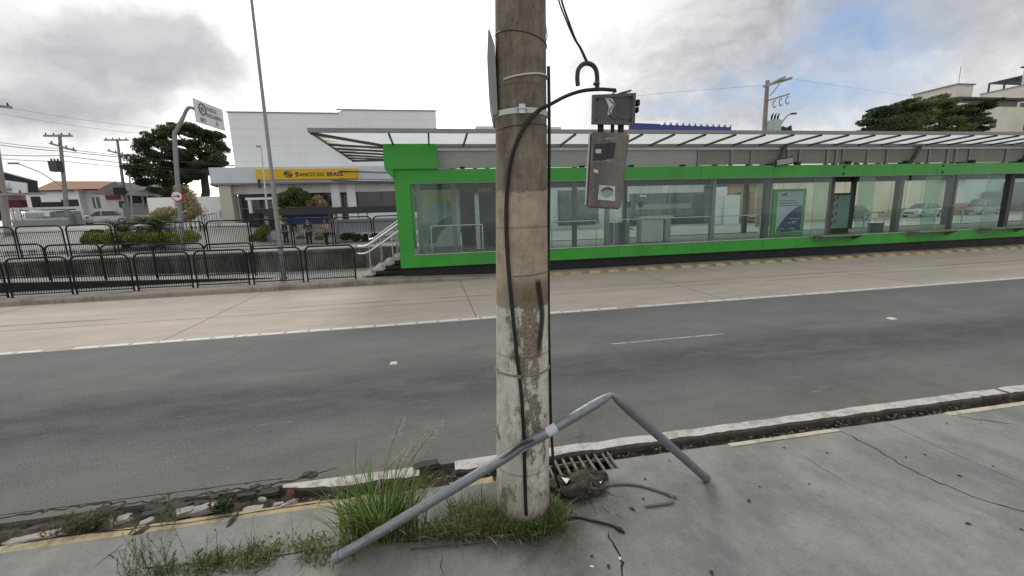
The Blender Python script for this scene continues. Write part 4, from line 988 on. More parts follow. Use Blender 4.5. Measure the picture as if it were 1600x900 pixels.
def plate(pxs, z, h, m_, name, label, cat, group=None):
    P = [PZ(px, py, z) for px, py in pxs]; m2 = MB(); n = len(P)
    m2.add([(p.x, p.y, z) for p in P] + [(p.x, p.y, z + h) for p in P], [list(range(n)), list(range(n, 2 * n))[::-1]] + [(i, (i + 1) % n, n + (i + 1) % n, n + i) for i in range(n)])
    return tag(m2.build(name, m_), label, cat, group)
M_PAPER = mat('white_litter', (.66, .66, .64), .7, var=.1)
plate(((877, 746), (890, 748), (885, 756)), .085, .002, M_PAPER, 'paper_scrap', 'white triangular scrap of paper on the dirt heap', 'litter')
MB().tube([PZ(911, 751, .09), PZ(915, 762, .06)], .006, 6).build('cigarette_butt', M_PAPER, label='short white stick lying on the dirt heap', cat='litter')
plate(((934, 750), (941, 752), (938, 756)), .055, .003, M_PAPER, 'paper_scrap', 'tiny pale scrap beside the clod at the end of the dirt heap', 'litter')
plate(((921, 883), (928, 884), (927, 887), (922, 886)), .001, .002, M_PAPER, 'paper_scrap', 'small white scrap on the bare sidewalk left of the lower crack', 'litter')
plate(((966, 869), (971, 872), (968, 876)), .001, .002, M_PAPER, 'paper_scrap', 'small white scrap lying beside the lower sidewalk crack', 'litter')
M_CORD = mat('grey_brown_cord', (.15, .135, .115), .8, var=.25, scale=30)
cp = [PZ(px, py, .010) for px, py in ((905, 778), (930, 765), (950, 758), (975, 756), (1000, 759), (1022, 765), (1040, 771), (1052, 777))]
tag(MB().tube(smoothpts(cp), .010, 8, flat=1).build('cable_scrap', M_CORD, smooth=True), 'grey brown length of old cable curving over the sidewalk from the dirt heap', 'cable')
tag(join(MB().tube(smoothpts([PZ(px, py, .010) for px, py in ((1050, 780), (1048, 785), (1030, 788), (1008, 791))]), .010, 8), MB().tube([PZ(1040, 770, .02), PZ(1058, 777, .012)], .008, 6)).build('cable_scrap', M_CORD, smooth=True), 'short grey cable end folded back at the tip of the curved cable', 'cable')
tag(join(MB().tube(smoothpts([PZ(px, py, .009) for px, py in ((880, 812), (900, 808), (925, 813), (950, 819), (962, 823))]), [.007] * 21, 8), MB().tube([PZ(960, 822, .010), PZ(968, 827, .012), PZ(976, 832, .008)], [.009, .016, .006], 8)).build('cable_scrap', M_BLACK, smooth=True), 'black cable end with a thick tip lying in front of the weeds', 'cable')
MB().tube([PZ(909, 808, .012), PZ(926, 813, .010)], .006, 6).build('twig', M_BARK, label='short dark twig lying beside the black cable end', cat='twig')
MB().tube([PZ(px, py, .012) for px, py in ((640, 858), (700, 852), (740, 848), (790, 840))], [.004, .006, .006, .004], 6).build('twig', M_BARK, label='long thin brown stick along the front edge of the weeds', cat='twig')
MB().tube([PZ(355, 826, -.01), PZ(362, 812, .02), PZ(372, 801, .015)], [.012, .014, .008], 8).build('broken_stick', M_BARK, label='dark stick poking over the yellow kerb edge', cat='stick')
random.seed(21)
M_LEAFD = mat('dry_brown_leaf', (.045, .038, .028), .8, var=.3)
lf = [(535 / 1, 0)]
spots = [(1225, 700, 1), (1292, 708, 1.2), (1170, 783, 1.6), (1187, 761, .8), (1415, 715, .9), (1445, 711, .9), (1499, 744, 1.3), (1552, 729, .9), (1513, 819, 1.6), (1264, 757, .8), (1479, 662, .9), (988, 796, 1.8), (1008, 749, 1), (1046, 720, .8), (1005, 780, 1), (951, 886, 1.4), (1112, 896, 1.5), (925, 870, 1), (1596, 828, 1)]
WHERE = ['by the end of the yellow kerb line', 'right of the yellow kerb line', 'left of the long right hand crack', 'small one above it left of the crack', 'just above the long crack', 'second one above the long crack', 'large one touching the long crack', 'small one above the far end of the crack', 'below the long crack near the right edge', 'in the middle of the bare sidewalk', 'near the kerb at upper right', 'black curled one below the curved cable', 'above the curved cable', 'between kerb and bent pipe foot', 'inside the bend of the curved cable', 'left of the lower crack', 'near the bottom edge right of the crack', 'left of the lower crack by the weeds', 'at the right edge of the view']
for i, (px, py, s_) in enumerate(spots):
    p = PZ(px, py, 0); a = random.uniform(0, 6.28); w_ = .007 * s_; l_ = .014 * s_
    m2 = MB(); ca, sa = math.cos(a), math.sin(a); pp = []
    for u, v_, z_ in ((-l_, 0, .004), (-l_ * .3, w_, .009), (l_ * .5, w_ * .8, .006), (l_, 0, .003), (l_ * .4, -w_, .010), (-l_ * .4, -w_ * .8, .006), (0, 0, .002)): pp.append((p.x + u * ca - v_ * sa, p.y + u * sa + v_ * ca, z_))
    m2.add(pp, [(0, 1, 6), (1, 2, 6), (2, 3, 6), (3, 4, 6), (4, 5, 6), (5, 0, 6)])
    tag(m2.build('dry_leaf', M_LEAFD, origin=(p.x, p.y, 0), fixn=False), 'dry dark leaf on the sidewalk, ' + WHERE[i], 'leaf', 'dry leaves scattered on the sidewalk')
# broken kerb pieces and asphalt chunks in the gap at left
def chunk(px, py, z, sx_, sy_, sz_, rot, m_, label, name='kerb_chunk', cat='rubble', group='broken kerb chunks'):
    bm = bmesh.new(); bmesh.ops.create_cube(bm, size=1); bmesh.ops.subdivide_edges(bm, edges=bm.edges[:], cuts=4, use_grid_fill=True)
    sd_ = px * .37 + py
    for v in bm.verts:
        n = v.co.copy(); k = 1 - .22 * max(0, n.length - .55); v.co = n * k
        v.co += Vector((mnoise.noise(n * 2.3 + Vector((sd_, 0, 0))), mnoise.noise(n * 2.3 + Vector((0, sd_, 0))), mnoise.noise(n * 2.3 + Vector((0, 0, sd_))))) * .20
        v.co = Vector((v.co.x * sx_, v.co.y * sy_, v.co.z * sz_))
    me = bpy.data.meshes.new(name); bm.to_mesh(me); bm.free(); me.materials.append(m_); me.polygons.foreach_set('use_smooth', [True] * len(me.polygons))
    try: me.set_sharp_from_angle(angle=R_(30))
    except Exception: pass
    p = PZ(px, py, z); o = bpy.data.objects.new(name, me); COL.objects.link(o); o.location = (p.x, p.y, z); o.rotation_euler = rot; WL[o.name] = p
    return tag(o, label, cat, group)
M_CHW = mat('pale_chunk', (.36, .345, .31), .9, var=.25, scale=12, bump=.6, dirt=(.13, .115, .09), dscale=10)
M_CHD = mat('asphalt_chunk', (.055, .053, .05), .95, var=.3, scale=20, bump=.9)
M_CHB = mat('brown_brick_chunk', (.20, .10, .075), .9, var=.2, scale=12, bump=.5)
chunk(452, 776, .02, .045, .03, .11, (.3, .35, .2), M_CHB, 'reddish brown brick piece standing at the broken end of the white kerb', 'brick_piece', 'brick', None)
chunk(452, 787, .0, .10, .03, .03, (0, -.2, .3), M_CHW, 'pale sliver of kerb leaning against the brick piece')
chunk(435, 788, -.01, .07, .03, .02, (0, 0, .1), M_CHW, 'small pale flake just left of the brick piece')
chunk(395, 797, -.02, .13, .06, .03, (0, .02, .15), M_CHW, 'flat pale slab piece behind the yellow edge right of the stick')
chunk(185, 815, -.01, .13, .06, .05, (0, 0, .2), M_CHW, 'pale kerb lump beside the brown weeds')
chunk(230, 818, -.01, .08, .05, .05, (0, 0, .5), M_CHW, 'pale kerb lump below the grey rubble')
chunk(325, 795, -.01, .20, .07, .05, (0, 0, .15), M_CHW, 'long pale kerb remnant left of the dark weed')
chunk(288, 801, -.01, .12, .07, .05, (0, 0, .12), M_CHW, 'pale kerb remnant behind the tall wispy weeds')
chunk(50, 843, -.01, .28, .06, .05, (0, 0, .12), M_CHW, 'long pale kerb remnant near the left edge of the view')
chunk(385, 775, -.0, .12, .05, .035, (0, .1, .1), M_CHD, 'grey asphalt slab piece above the flat pale slab'); chunk(240, 803, -.0, .13, .06, .04, (0, .15, .4), M_CHD, 'dark asphalt piece standing between the pale lumps')
chunk(420, 769, -.0, .13, .07, .03, (0, .0, .1), M_CHD, 'dark asphalt piece behind the brick piece'); chunk(666, 728, .01, .20, .07, .05, (0, .0, .1), M_CHD, 'dark lump of asphalt in the gap of the white kerb')
chunk(410, 781, .0, .05, .03, .03, (.2, .3, .1), M_CHW, 'tiny pale stone between asphalt pieces'); chunk(520, 748, -.02, .16, .04, .03, (0, .0, .1), M_CHD, 'dark sliver under the broken kerb end')
random.seed(17)
for k in range(26):
    px = random.uniform(130, 500); py = 812 - (px - 130) * .165 + random.uniform(-13, 12)
    chunk(px, py, -.015, random.uniform(.05, .17), random.uniform(.04, .08), random.uniform(.02, .045), (random.uniform(-.2, .2), random.uniform(-.25, .25), random.uniform(-.2, .4)), M_CHD, 'dark grey piece of crumbled asphalt along the broken road edge', 'asphalt_piece', 'rubble', 'crumbled asphalt pieces')
random.seed(11)
mb = MB()
for k in range(420):
    x = random.uniform(-3.3, 5.5); y = random.uniform(3.08, 3.22) if x > -1.2 else random.uniform(3.09, 3.45)
    s_ = random.choice((.004, .006, .009, .013)); a = random.uniform(0, 3)
    mb.cbox((x, y, -.045 + s_ + random.uniform(0, .02)), (s_ * 2, s_ * 1.4, s_), Matrix.Rotation(a, 3, 'Z') @ Matrix.Rotation(random.uniform(-.5, .5), 3, 'X'))
mb.build('gravel', mat('gravel_stones', (.11, .10, .088), .9, var=.4, scale=60), label='loose gravel and grit in the dirt channel beside the kerb', cat='gravel', kind='stuff')
for px, py, s_ in ((615, 568, .05), (1393, 498, .06)):
    p = PZ(px, py, 0); MB().add([(p.x - s_, p.y - s_, .001), (p.x + s_, p.y - s_, .001), (p.x + s_, p.y + s_, .001), (p.x - s_, p.y + s_, .001), (p.x - s_ * .6, p.y - s_ * .6, .018), (p.x + s_ * .6, p.y - s_ * .6, .018), (p.x + s_ * .6, p.y + s_ * .6, .018), (p.x - s_ * .6, p.y + s_ * .6, .018)],
      [(3, 2, 1, 0), (4, 5, 6, 7), (0, 1, 5, 4), (1, 2, 6, 5), (2, 3, 7, 6), (3, 0, 4, 7)]).build('road_stud', M_OFFW, label='pale road stud on the asphalt, %s' % ('left of the concrete pole' if px < 800 else 'on the right between the white lines'), cat='road stud', group='road studs')

# ------------------------------------------------------------------ grass and weeds
M_GR = m_leaf('grass_blades', (.07, .15, .03), (.20, .29, .07), (.24, .26, .09), .45)
M_GRD = m_leaf('low_weed_leaves', (.05, .10, .025), (.16, .21, .065), (.18, .16, .07), .35)
M_DRY = m_leaf('dry_seed_heads', (.30, .27, .20), (.46, .42, .33), None, .3)
M_BRW = m_leaf('brown_weed', (.09, .075, .03), (.16, .135, .06), (.07, .08, .03), .3)
def blade(mb, p, L, w, a, lean, curl, n=6):
    d = Vector((math.cos(a), math.sin(a), 0)); sd_ = Vector((-d.y, d.x, 0)); tw = random.uniform(-.6, .6)
    pos = Vector(p); th = lean; prev = None; b = len(mb.v)
    for i in range(n + 1):
        t = i / n; ww = w * (1 - t ** 1.6) * (.6 + .4 * min(1, t * 4)); s2 = (sd_ * math.cos(tw) + d * math.sin(tw)) * ww
        mb.v += [pos - s2, pos + s2]; pos = pos + (d * math.sin(th) + Vector((0, 0, 1)) * math.cos(th)) * (L / n); th += curl / n
        if pos.z < .004: pos.z = .004
    for i in range(n): mb.f.append([b + 2 * i, b + 2 * i + 1, b + 2 * i + 3, b + 2 * i + 2]); mb.mi.append(mb.cur)
random.seed(33)
tc_ = PZ(598, 835, 0)
mb = MB()
for k in range(560):
    q = random.gauss(0, .105), random.gauss(0, .05); p = (tc_.x + q[0], tc_.y + q[1], 0)
    mb.cur = 1 if random.random() < .07 else 0; a = math.atan2(q[1], q[0]) + random.gauss(0, .8); L = random.uniform(.26, .56) * (1 if random.random() > .25 else .55)
    blade(mb, p, L, random.uniform(.003, .0078), a, random.uniform(.0, .42), random.uniform(.1, 1.5), 8)
tuft = empty('grass_tuft', (tc_.x, tc_.y, 0), 'tall bright green grass tuft with feathery seed heads growing beside the pipe', 'grass tuft')
mb.cur = 0; o = mb.build('blades', [M_GR, M_DRY], tuft, fixn=False)
mb = MB()
for (px, py, qx, qy) in ((600, 830, 628, 655), (615, 830, 668, 668), (620, 830, 690, 660), (560, 800, 556, 690), (610, 830, 640, 690), (590, 800, 640, 700), (565, 800, 575, 715), (625, 828, 662, 690)):
    a = PZ(px, py, 0); b_ = PY(qx, qy, a.y + random.uniform(-.03, .05)); mid = (a + b_) / 2 + Vector((-(b_.x - a.x) * .28, 0, .04)); P = smoothpts([a, mid, b_], 8)
    mb.tube(P, [.0016] * 15 + [.001] * (len(P) - 15), 4)
    if qx > 600:
        tip = P[-1]; dirn = (P[-1] - P[-4]).normalized()
        for j in range(60):
            t = random.random(); c0 = P[-1] - dirn * .15 * t; s2 = Vector((random.gauss(.35, .35), random.gauss(0, .3), random.gauss(-.05, .25)))
            mb.cur = 1; blade(mb, c0, .03 + .05 * t, .0016, math.atan2(s2.y, s2.x), 1.2 + random.uniform(-.5, .3), .7, 3); mb.cur = 0
mb.build('seed_heads', [M_GR, M_DRY], tuft, fixn=False)
# low weeds at the foot of the pole and along the joint
mb = MB()
def weeds(n, fx, L0, L1, w0=.0015, w1=.004, lean=(.2, 1.1)):
    for k in range(n):
        x, y = fx(); mb.cur = 1 if random.random() < .13 else 0; blade(mb, (x, y, 0), random.uniform(L0, L1), random.uniform(w0, w1), random.uniform(0, 6.28), random.uniform(*lean), random.uniform(.1, 1.4), 5)
def around_pole():
    while True:
        px = random.triangular(545, 905, 760); py = random.triangular(785, 862, 826)
        lo = 850 - (px - 560) * .07; 
        if py > lo + 6: continue
        if px < 700 and py < 862 - (px - 545) * .27: continue
        if px > 880 and random.random() > .3: continue
        p = PZ(px, py, 0); d = math.hypot(p.x - PB.x, p.y - PB.y)
        if d < prad(0) + .005: continue
        return p.x, p.y
weeds(800, around_pole, .03, .13, .002, .006, (.3, 1.4)); weeds(800, around_pole, .08, .24, .0015, .005, (.1, 1.2)); weeds(60, around_pole, .2, .36, .001, .0025, (.0, .5))
def pole_foot():
    a = random.uniform(math.pi * .98, math.pi * 2.04); r_ = prad(0) + abs(random.gauss(.01, .06)); return PB.x + r_ * math.cos(a), PB.y + r_ * math.sin(a)
weeds(500, pole_foot, .04, .18, .0015, .0045, (.1, 1.2))
def pole_front():
    a = random.uniform(math.pi * 1.12, math.pi * 1.9); r_ = prad(0) + abs(random.gauss(.02, .035)); return PB.x + r_ * math.cos(a), PB.y + r_ * math.sin(a)
weeds(480, pole_front, .09, .20, .0015, .0040, (.0, .7))
def joint_line():
    px = random.triangular(170, 565, 480); t = (px - 170) / 395; py = 905 - 52 * t + random.gauss(0, 6 + 5 * t); p = PZ(px, py, 0)
    if mnoise.noise(Vector((p.x * 4.5, p.y * 5, 2))) < random.uniform(-.45, .25): return joint_line()
    return p.x, p.y
weeds(900, joint_line, .02, .09, .002, .006, (.4, 1.4)); weeds(260, joint_line, .05, .15, .0015, .004, (.1, 1.1)); weeds(50, joint_line, .12, .28, .001, .0025, (.0, .5))
mb.cur = 0
for k in range(900):
    fx = around_pole if k % 3 else joint_line
    if k % 3 == 1: fx = pole_foot
    x, y = fx(); z = random.uniform(.006, .09); s_ = random.uniform(.006, .017); nrm = Vector((random.gauss(0, .7), random.gauss(-.3, .7), 1)).normalized(); t = nrm.orthogonal().normalized(); t.rotate(Matrix.Rotation(random.uniform(0, 6.28), 3, nrm)); u = nrm.cross(t); p = Vector((x, y, z))
    mb.add([p - t * s_, p - t * s_ * .3 + u * s_ * .5, p + t * s_ * .5 + u * s_ * .4, p + t * s_, p + t * s_ * .5 - u * s_ * .4, p - t * s_ * .3 - u * s_ * .5], [(0, 1, 2, 3, 4, 5)])
mb.build('weeds', [M_GRD, M_DRY], fixn=False, label='low tangled green weeds round the foot of the concrete pole and along the slab joint', cat='weeds', kind='stuff')
random.seed(77)
mb = MB()
for k in range(260):
    px = random.triangular(862, 950, 900); py = random.triangular(742, 786, 768); p = PZ(px, py, 0); s_ = random.choice((.006, .009, .014, .022))
    hz_ = .07 * max(0, 1 - ((px - 903) / 50) ** 2) * max(0, 1 - ((py - 766) / 22) ** 2)
    mb.cbox((p.x, p.y, hz_ + s_ * .3), (s_ * random.uniform(1, 2.2), s_, s_ * random.uniform(.3, .8)), Matrix.Rotation(random.uniform(0, 3), 3, 'Z') @ Matrix.Rotation(random.uniform(-.8, .8), 3, 'X'))
mb.build('debris', M_DDIRT, label='small crumbs, twigs and broken bits strewn over the dark dirt heap', cat='debris', kind='stuff')
# wispy plant clumps at left and in the rubble
def wisp(name, px, py, n, h, spread, m_, label, dens=14, leafw=.004, lean=.35):
    c = PZ(px, py, 0); o = empty(name, (c.x, c.y, 0), label, 'weed'); m1 = MB(); m2 = MB()
    for k in range(n):
        a = random.uniform(0, 6.28); L = h * random.uniform(.5, 1.1); st_ = Vector((c.x + random.gauss(0, spread), c.y + random.gauss(0, spread * .6), 0)); le = random.uniform(0, lean)
        e_ = st_ + Vector((math.cos(a) * math.sin(le), math.sin(a) * math.sin(le), math.cos(le))) * L; md = (st_ + e_) / 2 + Vector((random.gauss(0, .02), 0, .01)) * h * 2
        P = smoothpts([st_, md, e_], 5); m1.tube(P, .0011, 4)
        for j in range(dens):
            q = P[random.randint(2, len(P) - 1)]; blade(m2, q, random.uniform(.012, .035), leafw * random.uniform(.4, 1), random.uniform(0, 6.28), random.uniform(.4, 1.3), .5, 3)
    m1.build('stems', m_, o, fixn=False); m2.build('leaves', m_, o, fixn=False)
M_WSP = m_leaf('wispy_weed_green', (.12, .15, .06), (.22, .24, .12), None, .4)
M_WSD = m_leaf('dark_weed_green', (.025, .05, .018), (.05, .08, .03), None, .25)
wisp('wispy_weed', 218, 895, 16, .30, .05, M_WSP, 'tall pale wispy weed at lower left with fine leaves, left one'); wisp('wispy_weed', 262, 905, 16, .32, .06, M_WSD, 'tall dark wispy weed at lower left beside the paler one')
wisp('wispy_weed', 330, 880, 8, .16, .05, M_WSD, 'thin upright dark weed on the slab joint, in the lower left'); wisp('wispy_weed', 405, 872, 8, .17, .06, M_WSD, 'sparse grassy weed on the slab joint left of the pipe end', 8)
wisp('brown_weed', 125, 825, 40, .09, .07, M_BRW, 'low brownish weed clump in the broken kerb at left', 20, .005, .9); wisp('brown_weed', 165, 818, 34, .09, .05, M_BRW, 'smaller brownish weed clump right beside the larger brown one', 20, .005, .9)
wisp('dark_weed', 350, 798, 46, .09, .045, M_WSD, 'dark green bushy weed growing in the rubble left of the brick piece', 20, .006, .9)
wisp('pale_weed', 268, 815, 22, .19, .04, M_WSP, 'pale upright weed growing from the rubble behind the yellow edge', 14); wisp('grate_weed', 905, 742, 40, .05, .06, M_BRW, 'short yellowish weed sprouting through the drain grate', 10, .004, .9)
wisp('thin_weed', 908, 700, 3, .20, .01, M_BRW, 'single thin dry weed stalk standing at the kerb behind the grate', 5, .003, .15)
wisp('brown_weed', 655, 765, 26, .10, .07, M_BRW, 'dry brown grass clump in the channel behind the pipe', 10, .004, .8)
# ------------------------------------------------------------------ bank behind the barriers
BYF = 40.0
def px_box(mb, p0, p1, yf, yb):               # box from two opposite photo corners on the front plane
    a, b = PY(*p0, yf), PY(*p1, yf); return mb.box(min(a.x, b.x), max(a.x, b.x), yf, yb, min(a.z, b.z), max(a.z, b.z))
bk = empty('bank_building', (-8, 44, 1.2), 'large plain white bank building with blue grey fascia and long yellow sign', 'building')
MB().box(-16.0, -7.35, BYF + .8, 62, 6.0, 10.78).build('upper_wall', M_WHITEW, bk)
mb = MB(); mb.prism([(-7.35, BYF + .8), (-6.75, BYF + .1), (1.0, BYF + .1), (1.0, 62), (-7.35, 62)], 'z', 6.0, 10.93); mb.build('upper_wall', M_WHITEW, bk)
MB().box(-16.05, 1.05, BYF + .05, BYF + .78, 10.93, 11.0).build('parapet_cap', M_STEEL, bk) if False else None
mb = MB(); mb.box(-16.08, -7.3, BYF + .72, BYF + .9, 10.78, 10.86); mb.box(-7.3, 1.08, BYF + .02, BYF + .2, 10.93, 11.01); mb.build('parapet_cap', M_STEEL, bk)
mb = MB()
for x in (-11.5, -2.6): mb.box(x, x + .03, BYF + .09 if x > -7 else BYF + .79, BYF + .11 if x > -7 else BYF + .81, 6.2, 10.7)
mb = MB()
for k in range(6): mb.box(-15.98, -7.36, BYF + .79, BYF + .8, 6.8 + .68 * k, 6.815 + .68 * k); mb.box(-6.7, .98, BYF + .09, BYF + .1, 6.8 + .68 * k, 6.815 + .68 * k)
mb.build('cladding_joint', mat('pale_joint', (.68, .69, .70), .8), bk)
MB().prism([(-18.1, 42.5), (-17.15, BYF - 1.2), (2.5, BYF - 1.2), (2.5, 58), (-18.1, 58)], 'z', 4.95, 6.18).build('fascia', M_FASCIA, bk)
MB().box(-17.1, 2.4, BYF - 1.15, 57, 4.83, 4.95).build('fascia_trim', M_STEEL, bk)
MB().box(-16.6, 2.0, BYF - .4, BYF + .5, 4.10, 4.83).build('lintel_wall', M_OFFW, bk)
MB().box(-16.8, -15.9, BYF - .9, BYF + .2, .9, 4.84).build('pillar', mat('cream_pillar', (.52, .50, .40), .8, var=.06), bk, bevel=.02)
for a, b in ((-8.3, -7.62), (-7.02, -6.3)): MB().box(a, b, BYF - .45, BYF + .2, .5, 4.83).build('pillar', M_WHITEW, bk)
for a, b, h in ((-15.8, -13.0, 3.9), (-12.9, -8.35, 4.05), (-7.6, -7.05, 4.0)):
    w_ = MB().box(a, b, BYF + .5, BYF + .54, 1.0, h).build('window', M_WINM, bk)
    mb = MB()
    for t in range(0, 4): x = a + (b - a) * t / 3; mb.box(x - .04, x + .04, BYF + .44, BYF + .5, 1.0, h)
    mb.box(a, b, BYF + .44, BYF + .5, 2.9, 2.98); mb.build('frame', M_STEEL, w_)
w_ = MB().box(-6.2, 2.0, BYF - .2, BYF - .16, 2.4, 4.1).build('window', M_WIN, bk)
mb = MB()
for t in range(0, 5): x = -6.2 + 8.2 * t / 4; mb.box(x - .03, x + .03, BYF - .23, BYF - .2, 2.4, 4.1)
mb.build('frame', M_STEELD, w_)
MB().box(-6.25, 2.1, BYF - .15, BYF + .5, .2, 2.4).build('low_wall', M_WHITEW, bk); MB().box(-16, 2.1, BYF + .6, BYF + 1.0, .2, 4.9).build('inner_wall', M_GREYW, bk)
a, b = PY(400, 265, BYF - 1.3), PY(560, 281, BYF - 1.3)
sgn = MB().box(a.x, b.x, BYF - 1.42, BYF - 1.2, 5.15, 5.98).build('sign_board', M_YELLOWS, bk)
t_ = join(text_mb('B', .50, (-10.72, BYF - 1.43, 5.40), (1, 0, 0), (0, 0, 1), .02, .008), text_mb('ANCO DO ', .40, (-10.38, BYF - 1.43, 5.40), (1, 0, 0), (0, 0, 1), .02, .006), text_mb('BRASIL', .44, (-8.28, BYF - 1.43, 5.40), (1, 0, 0), (0, 0, 1), .02, .01))
t_.build('sign_lettering', M_NAVY, sgn)
lx, lz = -11.25, 5.57; mb = MB()              # interlaced double loop emblem
for s_ in (1, -1):
    P = [(lx + s_ * u, BYF - 1.435, lz + s_ * v_) for u, v_ in ((-.30, .10), (-.12, .22), (.08, .20), (.24, .08), (.30, -.04))]; mb.tube(smoothpts([Vector(p) for p in P], 4), .034, 6)
    P = [(lx + s_ * u, BYF - 1.435, lz + s_ * v_) for u, v_ in ((-.28, -.02), (-.14, .10), (.0, .07), (.12, -.02), (.26, -.12))]; mb.tube(smoothpts([Vector(p) for p in P], 4), .034, 6)
mb.build('sign_emblem', M_NAVY, sgn)
# boundary wall and gateway left of the bank
tag(MB().box(-24.5, -16.9, 43.5, 43.8, .8, 4.15).build('boundary_wall', M_WHITEW), 'plain white boundary wall between the dry shrub and the bank pillar', 'wall')
o = empty('bank_gate', (-14.6, 39.2, 1.4), 'white gateway frame with narrow posts in front of the bank entrance', 'gateway')
for x in (-14.75, -12.9): MB().box(x, x + .22, 39.1, 39.35, 1.1, 3.6).build('post', M_WHITEW, o)
MB().box(-14.9, -12.6, 39.05, 39.4, 3.6, 3.78).build('lintel', M_WHITEW, o); MB().box(-16.9, -12.0, 38.2, 38.5, 1.0, 1.75).build('plinth', M_WHITEW, o)
tag(join(MB().box(-12.6, -12.15, 38.4, 38.8, 1.3, 3.6), MB().box(-12.5, -12.25, 38.38, 38.4, 2.7, 3.3)).build('cash_machine_totem', M_YELLOWS, bevel=.02), 'narrow yellow totem standing at the bank entrance', 'totem')
tag(join(MB().box(-14.0, -13.2, 36.9, 37.4, 1.2, 2.5), MB().box(-13.1, -12.2, 36.9, 37.4, 1.0, 2.15)).build('planter_screen', M_DARK, bevel=.03), 'dark low screen beside the bank gateway, behind the barriers', 'screen')
mb = MB(); mb.add([(-15.6, 36.5, .3), (-10.8, 36.5, .2), (-11.2, 38.6, 1.35), (-15.2, 38.6, 1.45), (-15.6, 36.5, 0), (-10.8, 36.5, 0), (-11.2, 38.6, 0), (-15.2, 38.6, 0)], [(0, 1, 2, 3), (0, 4, 5, 1), (1, 5, 6, 2), (0, 3, 7, 4), (3, 2, 6, 7)])
mb.build('paved_ramp', M_BRICKT, kind='structure')
M_METP = mat('pale_meter_box', (.45, .45, .44), .6)
o = empty('thin_mast', (-12.5, 36.8, .9), 'thin pale mast with a tiny camera and dark banner in front of the bank', 'mast')
a = PY(419, 345, 36.8); b_ = PY(408, 230, 36.8); MB().tube([(a.x, 36.8, .6), tuple(a), tuple(b_)], [.09, .08, .05], 8).build('pole', M_OFFW, o); a = PY(404, 229, 36.8); MB().cbox((a.x, 36.8, a.z), (.3, .12, .12)).build('camera_head', M_STEEL, o)
mb = px_box(MB(), (402, 280), (408, 294), 36.7, 36.74); mb.build('banner', M_NAVY, o)
tag(join(px_box(MB(), (341, 329), (346, 341), 37, 37.2), px_box(MB(), (342.5, 341), (344.5, 356), 37.05, 37.15)).build('meter_post', M_METP), 'small grey meter post beside the bare shrubs by the bank', 'post')
# low gate bars between
mb = MB()
for px in range(318, 342, 4): a = PY(px, 332 + abs(330 - px) * .3, 38); mb.tube([(a.x, 38, 1.2), (a.x, 38, a.z)], .02, 5)
a, b = PY(318, 336, 38), PY(341, 333, 38); mb.tube([a, b], .02, 5); tag(mb.build('railing', M_STEELD), 'thin dark railing in front of the white boundary wall', 'railing')

# bus shelter
SY = 31.0
o = empty('bus_shelter', (-6.5, SY, .15), 'long bus shelter with a dark flat roof and blue advertising panel, behind the barriers', 'bus shelter')
a, b = PY(412, 326, SY), PY(640, 325, SY)
zt = PY(520, 324, SY).z
mb = MB(); mb.add([(a.x - .5, SY - .4, zt), (2.0, SY - .4, zt), (2.0, SY + 1.6, zt), (a.x - .5, SY + 1.6, zt), (a.x + .2, SY - .3, zt - .44), (2.0, SY - .3, zt - .44), (2.0, SY + 1.5, zt - .44), (a.x + .2, SY + 1.5, zt - .44)], [(0, 1, 2, 3), (7, 6, 5, 4), (0, 4, 5, 1), (1, 5, 6, 2), (2, 6, 7, 3), (3, 7, 4, 0)])
mb.build('roof', mat('dark_shelter_roof', (.045, .047, .05), .6, var=.2, scale=1), o)
for px in (418, 526): a = PY(px, 350, SY); MB().box(a.x - .1, a.x + .1, SY - .1, SY + .1, .15, zt - .4).build('post', M_STEEL, o)
for px in (450, 575): a = PY(px, 350, SY + 1.2); MB().box(a.x - .05, a.x + .05, SY + 1.15, SY + 1.25, .15, zt - .4).build('post', M_STEELL, o)
a, b = PY(440, 335, SY + 1), PY(513, 347, SY + 1); MB().box(a.x, b.x, SY + 1, SY + 1.05, b.z - .05, a.z).build('blue_panel', mat('blue_advert', (.035, .085, .24), .5, var=.25, scale=2), o)
a, b = PY(463, 344, SY + 1.1), PY(523, 363, SY + 1.1); MB().box(a.x, b.x, SY + 1.1, SY + 1.13, b.z, a.z).build('back_poster', mat('faded_poster', (.42, .42, .41), .5, var=.5, scale=1.4), o)
a = PY(528, 343, SY + 1.1); MB().box(a.x, 2.0, SY + 1.1, SY + 1.12, .9, a.z).build('back_glass', mat('pale_back_glass', (.40, .46, .48), .3, var=.15, scale=.7), o)
a = PY(425, 362, SY + .4); b = PY(437, 362, SY + .4); MB().box(a.x, b.x + .6, SY + .3, SY + .7, .6, .68).build('bench', M_OFFW, o)

# ------------------------------------------------------------------ people at the shelter
M_SKIN = mat('skin', (.30, .17, .115), .6, var=.08, bump=0); M_HAIR = mat('dark_hair', (.015, .012, .01), .7, bump=0)
def skinned(name, V, E, R, m_, parent, sub=1):
    me = bpy.data.meshes.new(name); me.from_pydata([tuple(v) for v in V], E, []); o = bpy.data.objects.new(name, me); COL.objects.link(o)
    sk = o.modifiers.new('s', 'SKIN'); me.skin_vertices[0].data[0].use_root = True
    for i, r in enumerate(R): me.skin_vertices[0].data[i].radius = (r, r) if not isinstance(r, tuple) else r
    ss = o.modifiers.new('d', 'SUBSURF'); ss.levels = sub; ss.render_levels = sub
    dg = bpy.context.evaluated_depsgraph_get(); m2 = bpy.data.meshes.new_from_object(o.evaluated_get(dg)); bpy.data.objects.remove(o); bpy.data.meshes.remove(me)
    m2.name = name; m2.materials.clear(); m2.materials.append(m_); m2.polygons.foreach_set('use_smooth', [True] * len(m2.polygons))
    ob = bpy.data.objects.new(name, m2); COL.objects.link(ob); ob.parent = parent; return ob
